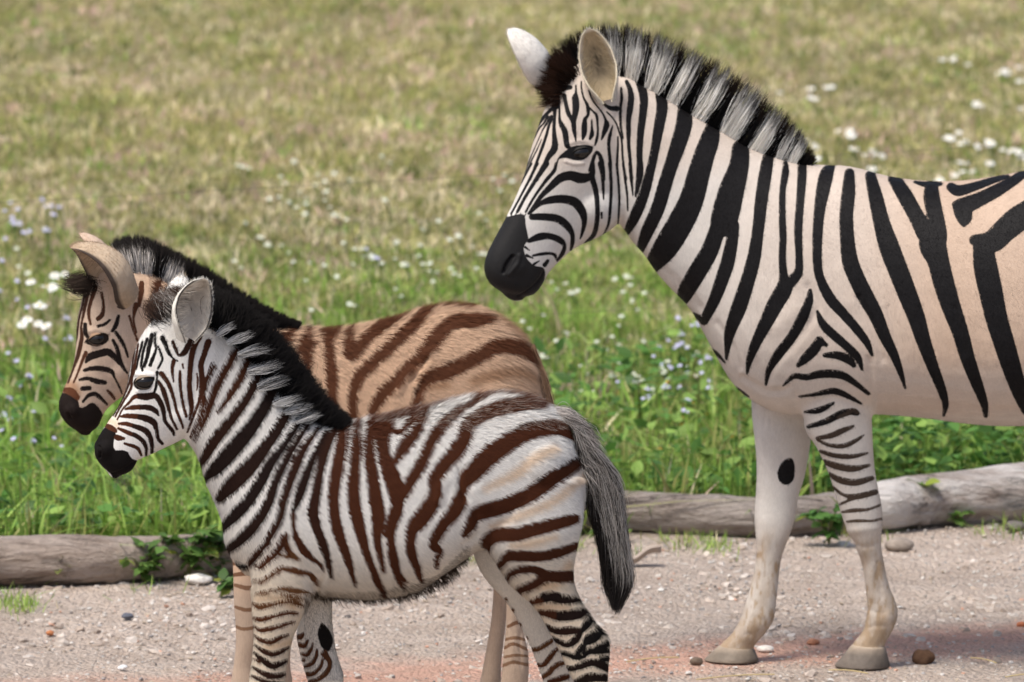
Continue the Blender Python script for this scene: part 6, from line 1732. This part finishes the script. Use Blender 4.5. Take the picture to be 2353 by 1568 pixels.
for k, (px, py) in enumerate(big):
    flower('white_daisy', 'white daisy standing in the dry grass behind the back of the adult zebra', 'flower', 'white daisies behind the adult zebra', px, py, .16 if py > 250 else .12, .0155, 9, 2 if k % 3 else 3, WHITE, YEL, k)
for k, p in enumerate(((470, 970), (330, 1060), (430, 1072), (450, 1200), (240, 1370), (310, 1365))):
    px, py = WL(*p)
    flower('white_daisy', 'white daisy growing at the left edge beside the face of the tan foal', 'flower', 'white daisies beside the tan foal', px, py, .18, .02, 9, 2, WHITE, YEL, k + 40)
q = np.random.default_rng(77)
small = []
for (cx, cy, sx_, sy_, m) in ((700, 420, 70, 35, 26), (820, 560, 90, 60, 22), (950, 620, 110, 70, 26), (1180, 470, 40, 40, 6), (1060, 560, 40, 60, 14), (1330, 640, 90, 60, 10), (1420, 790, 90, 45, 26), (1530, 860, 70, 40, 14), (60, 560, 40, 60, 8), (640, 600, 70, 50, 14), (1330, 900, 70, 50, 8), (1450, 700, 60, 40, 8), (2090, 960, 120, 20, 6)):
    for _ in range(int(m * .7)):
        small.append((cx + q.normal() * sx_, cy + q.normal() * sy_))
for k, (px, py) in enumerate(small):
    flower('small_white_flower', 'tiny white flower dotted through the green grass of the middle field', 'flower', 'tiny white flowers in the green grass', px, py, .10, .007 + .002 * (k % 3), 6, 1 + k % 2, (.66, .70, .60), (.6, .55, .2), k)
lav = [(90, 462), (100, 470), (30, 466), (20, 540), (80, 530), (95, 526), (860, 583), (875, 580), (120, 770), (150, 768), (30, 815), (80, 865), (70, 872), (75, 950), (20, 1000), (40, 955), (1580, 735), (1600, 740), (1550, 785), (1560, 795), (1500, 875), (1520, 880), (1545, 880), (1590, 905), (1625, 880), (1480, 910), (1610, 850), (1215, 765), (1230, 790), (1570, 770), (1590, 800), (1640, 905)]
lav += [(q.uniform(5, 150), q.uniform(470, 1010)) for _ in range(16)] + [(1560 + q.normal() * 60, 860 + q.normal() * 50) for _ in range(10)]
for k, (px, py) in enumerate(lav):
    flower('lavender_flower', 'small pale lavender flower cluster in the green grass', 'flower', 'lavender flowers in the grass', px + q.normal() * 8, py + q.normal() * 8, .13, .0075 + .001 * (k % 3), 8, 2 + k % 2, LAV, (.45, .43, .62), k + 3)
for k in range(26):
    flower('orange_flower', 'tiny orange yellow flower low in the grass before the chest of the adult zebra', 'flower', 'orange flowers in the grass', 1560 + q.normal() * 70, 980 + q.normal() * 60, .09, .007, 6, 1, (.70, .36, .03), (.5, .2, .02), k + 9)

# tall dry stalk below the muzzle of the adult zebra
g0 = on_ground(1290, 800); s = np.linspace(0, 1, 12)[:, None]
tipp = at_depth(1243, 655, g0[1]); P = g0 * (1 - s) + tipp * s + np.array([.012, 0, .02]) * np.sin(s * math.pi)
V, Q = tube(P, np.linspace(.007, .003, 12), 7)
tag(link('dry_stalk', mesh_np('dry_stalk', V, [Q], {'col': np.repeat([[.50, .41, .25]], len(V), 0)}), M_PETAL), 'tall straw coloured dry stalk rising below the muzzle of the adult zebra', 'plant')

# ------------------------------------------------------------------ weeds at the logs
def weed(px, py, label, n_st, h, spread, leaf, seed, col=(.12, .22, .05), lift=.0, dy=0):
    global rng
    keep, rng = rng, np.random.default_rng(seed)
    g0 = on_ground(px, py); g0[1] += dy
    root = tag(empty('leafy_weed', tuple(float(v) for v in g0)), label, 'plant', 'leafy weeds growing against the logs')
    LV, LQ, LC, o = [], [], [], 0
    for k in range(n_st):
        az = rng.uniform(math.pi * .95, math.pi * 2.05); hh = h * (.5 + .6 * rng.random()); sp = spread * (.3 + .9 * rng.random())
        s = np.linspace(0, 1, 8)[:, None]
        P = g0 + np.array([math.cos(az) * sp, math.sin(az) * sp * .7, 0]) * s ** 1.3 + np.array([0, 0, hh + lift]) * np.sin(s * 1.9) / math.sin(1.5)
        V, Q = tube(P, np.linspace(.003, .0012, 8), 5)
        link('stem', mesh_np('stem', V, [Q], {'col': np.repeat([[.16, .17, .06]], len(V), 0)}), M_PLANT, root)
        m = rng.integers(7, 12); t_ = rng.random(m) * .85 + .15
        Pb = np.stack([np.interp(t_, s[:, 0], P[:, i]) for i in range(3)], 1)
        D, N = leaf_dirs(m, .15); L = leaf * (.6 + .7 * rng.random(m))
        v, f = leaf_quads(Pb, D, L, L * .3, N)
        LV.append(v); LQ.append(f + o); o += len(v)
        LC.append(np.repeat(np.array(col) * (.6 + .8 * rng.random((m, 1))) + (rng.random((m, 1)) < .12) * np.array([.14, .08, 0]), 12, 0))
    link('leaves', mesh_np('leaves', np.vstack(LV), [np.vstack(LQ)], {'col': np.vstack(LC)}), M_GRASS, root)
    rng = keep
weed(330, 1336, 'low leafy weed hanging over the left log beside a pale stone', 9, .10, .12, .04, 1)
weed(430, 1328, 'bushy leafy weed over the left log next to the chest of the small foal', 14, .13, .15, .045, 2)
weed(500, 1322, 'leafy weed touching the chest of the small foal', 8, .11, .10, .045, 3, (.09, .17, .045))
weed(130, 1344, 'thin yellowing weed with few leaves at the left log', 3, .10, .03, .035, 4, (.20, .22, .07))
weed(525, 1366, 'small dark sprout on the gravel by the left log', 3, .05, .03, .04, 5, (.08, .16, .04))
weed(1905, 1250, 'leafy weed rooted between the front legs of the adult zebra', 7, .11, .08, .045, 6, (.10, .22, .05))
weed(1880, 1205, 'small upright weed in front of the slim log', 4, .07, .05, .035, 7, (.12, .24, .06))
weed(2118, 1205, 'bright green weed standing against the thick log', 5, .12, .07, .05, 8, (.17, .32, .06))
weed(2200, 1206, 'tiny sprig at the foot of the thick log', 2, .06, .03, .03, 9, (.15, .28, .06))
weed(1375, 1245, 'low weed at the end of the slim log behind the foal tail', 5, .04, .08, .03, 10, (.12, .2, .05))

# ------------------------------------------------------------------ loose stones, dung and straw on the gravel
def rock_arr(n, P, r, seed):
    q = np.random.default_rng(seed)
    phi = (1 + 5 ** .5) / 2
    I = np.array([[-1, phi, 0], [1, phi, 0], [-1, -phi, 0], [1, -phi, 0], [0, -1, phi], [0, 1, phi], [0, -1, -phi], [0, 1, -phi], [phi, 0, -1], [phi, 0, 1], [-phi, 0, -1], [-phi, 0, 1]]) / 1.9
    Fc = np.array([[0, 11, 5], [0, 5, 1], [0, 1, 7], [0, 7, 10], [0, 10, 11], [1, 5, 9], [5, 11, 4], [11, 10, 2], [10, 7, 6], [7, 1, 8], [3, 9, 4], [3, 4, 2], [3, 2, 6], [3, 6, 8], [3, 8, 9], [4, 9, 5], [2, 4, 11], [6, 2, 10], [8, 6, 7], [9, 8, 1]])
    sc = np.stack([q.uniform(.7, 1.3, n), q.uniform(.7, 1.2, n), q.uniform(.4, .8, n)], 1) * r[:, None]
    V = I[None] * (1 + .28 * q.normal(size=(n, 12, 1))) * sc[:, None]
    a = q.random(n) * 6.28; c, s = np.cos(a)[:, None], np.sin(a)[:, None]
    V = np.stack([V[..., 0] * c - V[..., 1] * s, V[..., 0] * s + V[..., 1] * c, V[..., 2] + sc[:, 2:3] * .35], -1) + P[:, None]
    return V.reshape(-1, 3), (Fc[None] + np.arange(n)[:, None, None] * 12).reshape(-1, 3)
n = 26000
y = rng.uniform(17.2, 22.6, n); x = rng.uniform(-1, 1, n) * (1.42 * y / 20 + .3)
k = (y < edge_y(x) - .02) & (fbm(x * 2, y * 2, 15) + .35 * rng.random(n) > .58); x, y = x[k], y[k]; n = len(x)
r = .0022 + .0045 * rng.random(n) ** 3 + .004 * (rng.random(n) < .03)
V, T = rock_arr(n, np.stack([x, y, 0 * x - .004], 1), r, 5)
pal = np.array([[.58, .53, .48], [.50, .42, .36], [.66, .63, .59], [.30, .28, .27], [.40, .38, .37], [.56, .33, .24], [.46, .38, .30]])
col = pal[rng.choice(7, n, p=[.28, .26, .14, .09, .07, .04, .12])] * (.8 + .4 * rng.random((n, 1)))
m = 9000
y2 = rng.uniform(17.4, 22.6, m); x2 = rng.uniform(-1, 1, m) * (1.42 * y2 / 20 + .3)
k = (y2 < edge_y(x2) - .02) & (fbm(x2 * 3 + 9, y2 * 2.2, 25) + .25 * rng.random(m) > .66); x2, y2 = x2[k], y2[k]; m = len(x2)
V2, T2 = rock_arr(m, np.stack([x2, y2, 0 * x2 - .008], 1), .006 + .012 * rng.random(m) ** 2.2, 6)
c2_ = np.array([[.50, .42, .36], [.55, .48, .42], [.43, .35, .29], [.58, .52, .47]])[rng.integers(0, 4, m)] * (.8 + .35 * rng.random((m, 1)))
T = np.vstack([T, T2 + len(V)]); V = np.vstack([V, V2]); col = np.vstack([col, c2_])
tag(link('pebbles', mesh_np('pebbles', V, [T], {'col': np.repeat(col, 12, 0)}, smooth=False), M_STONE), 'pale gravel pebbles strewn over the track', 'gravel', kind='stuff')

def lump(name, label, cat, px, py, r, col, seed, flat=.7, rough=.35):
    g0 = on_ground(px, py)
    bm = bmesh.new(); bmesh.ops.create_icosphere(bm, subdivisions=3, radius=1)
    V = np.array([v.co for v in bm.verts]); T = np.array([[v.index for v in f.verts] for f in bm.faces]); bm.free()
    q = np.random.default_rng(seed); ph = q.random((6, 3)) * 6
    f = sum(np.sin(V @ (q.normal(size=3) * (1.5 + k)) + ph[k, 0]) / (1 + k * .6) for k in range(6)) * rough * .28
    V = V * (1 + f[:, None]) * np.array([1.15, .9, flat]) * r
    V[:, 2] += r * flat * .6
    C = np.array(col) * (.85 + .3 * q.random((len(V), 1)))
    return tag(link(name, mesh_np(name, V + g0, [T], {'col': C}), M_STONE), label, cat)
lump('stone', 'white flat stone lying right behind the far front hoof of the adult zebra', 'stone', 1758, 1496, .02, (.80, .74, .68), 1, .45)
lump('stone', 'white flat stone on the gravel below the left log beside the weeds', 'stone', 455, 1338, .03, (.74, .70, .65), 2, .45)
lump('stone', 'dark blue grey stone on the gravel at the left', 'stone', 292, 1420, .014, (.12, .13, .16), 3, .6)
lump('stone', 'small orange brown stone near the left edge of the track', 'stone', 116, 1458, .01, (.45, .18, .08), 4, .7)
lump('stone', 'tiny white stone at the lower left of the track', 'stone', 282, 1538, .011, (.85, .85, .85), 5, .7)
lump('stone', 'orange pebble on the gravel near the right edge', 'stone', 2347, 1439, .011, (.55, .20, .10), 6, .7)
lump('stone', 'red brown stone on the clay between the front legs of the adult zebra', 'stone', 1868, 1480, .014, (.42, .20, .12), 7, .6)
lump('stone', 'broken grey stone on the gravel under the thick log', 'stone', 2065, 1262, .035, (.30, .25, .21), 8, .55)
lump('stone', 'half buried dark stone at the right edge below the thick log', 'stone', 2335, 1218, .03, (.16, .14, .13), 9, .55)
lump('dung_clod', 'dark brown clod lying on the track right of the adult zebra hooves', 'dung', 2122, 1522, .024, (.11, .06, .035), 11, .95, .5)
lump('dung_clod', 'small grey brown clod left of the far front hoof of the adult zebra', 'dung', 1600, 1526, .013, (.16, .12, .09), 12, .8, .5)
# dry curled leaf
g0 = on_ground(1475, 1300)
bl = np.array([[-.05, 0, .01], [-.02, -.015, .035], [.02, -.01, .05], [.05, .01, .06], [-.02, .02, .02], [.02, .025, .035]])
u = np.linspace(-1, 1, 12); v = np.linspace(-1, 1, 7); UU, VV = np.meshgrid(u, v, indexing='ij')
wl = .026 * np.sqrt(np.clip(1 - UU ** 2, 0, 1)) + .001
LV = np.stack([UU * .055, VV * wl, .02 + .022 * UU + .018 * VV ** 2 + .006 * np.sin(UU * 4)], -1).reshape(-1, 3)
i = np.arange(11)[:, None] * 7; j = np.arange(6)[None]; Q = np.stack([i + j, i + j + 1, i + 7 + j + 1, i + 7 + j], -1).reshape(-1, 4)
LV2 = LV + np.array([0, 0, -.0012])
tag(link('dry_leaf', mesh_np('dry_leaf', np.vstack([LV, LV2]) + g0, [Q, Q[:, ::-1] + len(LV)], {'col': np.repeat([[.40, .33, .28]], 2 * len(LV), 0)}), M_PETAL), 'curled dry brown leaf on the gravel right of the foal tail', 'leaf')
for k, (px, py, dx, dy, lab) in enumerate(((2230, 1512, 60, 12, 'short straw stalk lying to the right of the dark clod'), (1600, 1562, 180, -12, 'long straw stalk lying in front of the far hoof of the adult zebra'), (2310, 1556, 90, -6, 'straw stalk at the lower right corner of the track'),
        (1440, 1521, 120, -10, 'thin straw stalk on the red clay behind the foal hock'), (1905, 1540, 90, 8, 'pale straw stalk between the two front hooves of the adult zebra'))):
    a, b_ = on_ground(px, py, .006), on_ground(px + dx, py + dy, .009); s = np.linspace(0, 1, 6)[:, None]
    V, Q = tube(a * (1 - s) + b_ * s + np.array([0, .006, .003]) * np.sin(s * math.pi), .0018, 5)
    tag(link('straw', mesh_np('straw', V, [Q], {'col': np.repeat([[.58, .46, .24]], len(V), 0)}), M_PETAL), lab, 'straw')
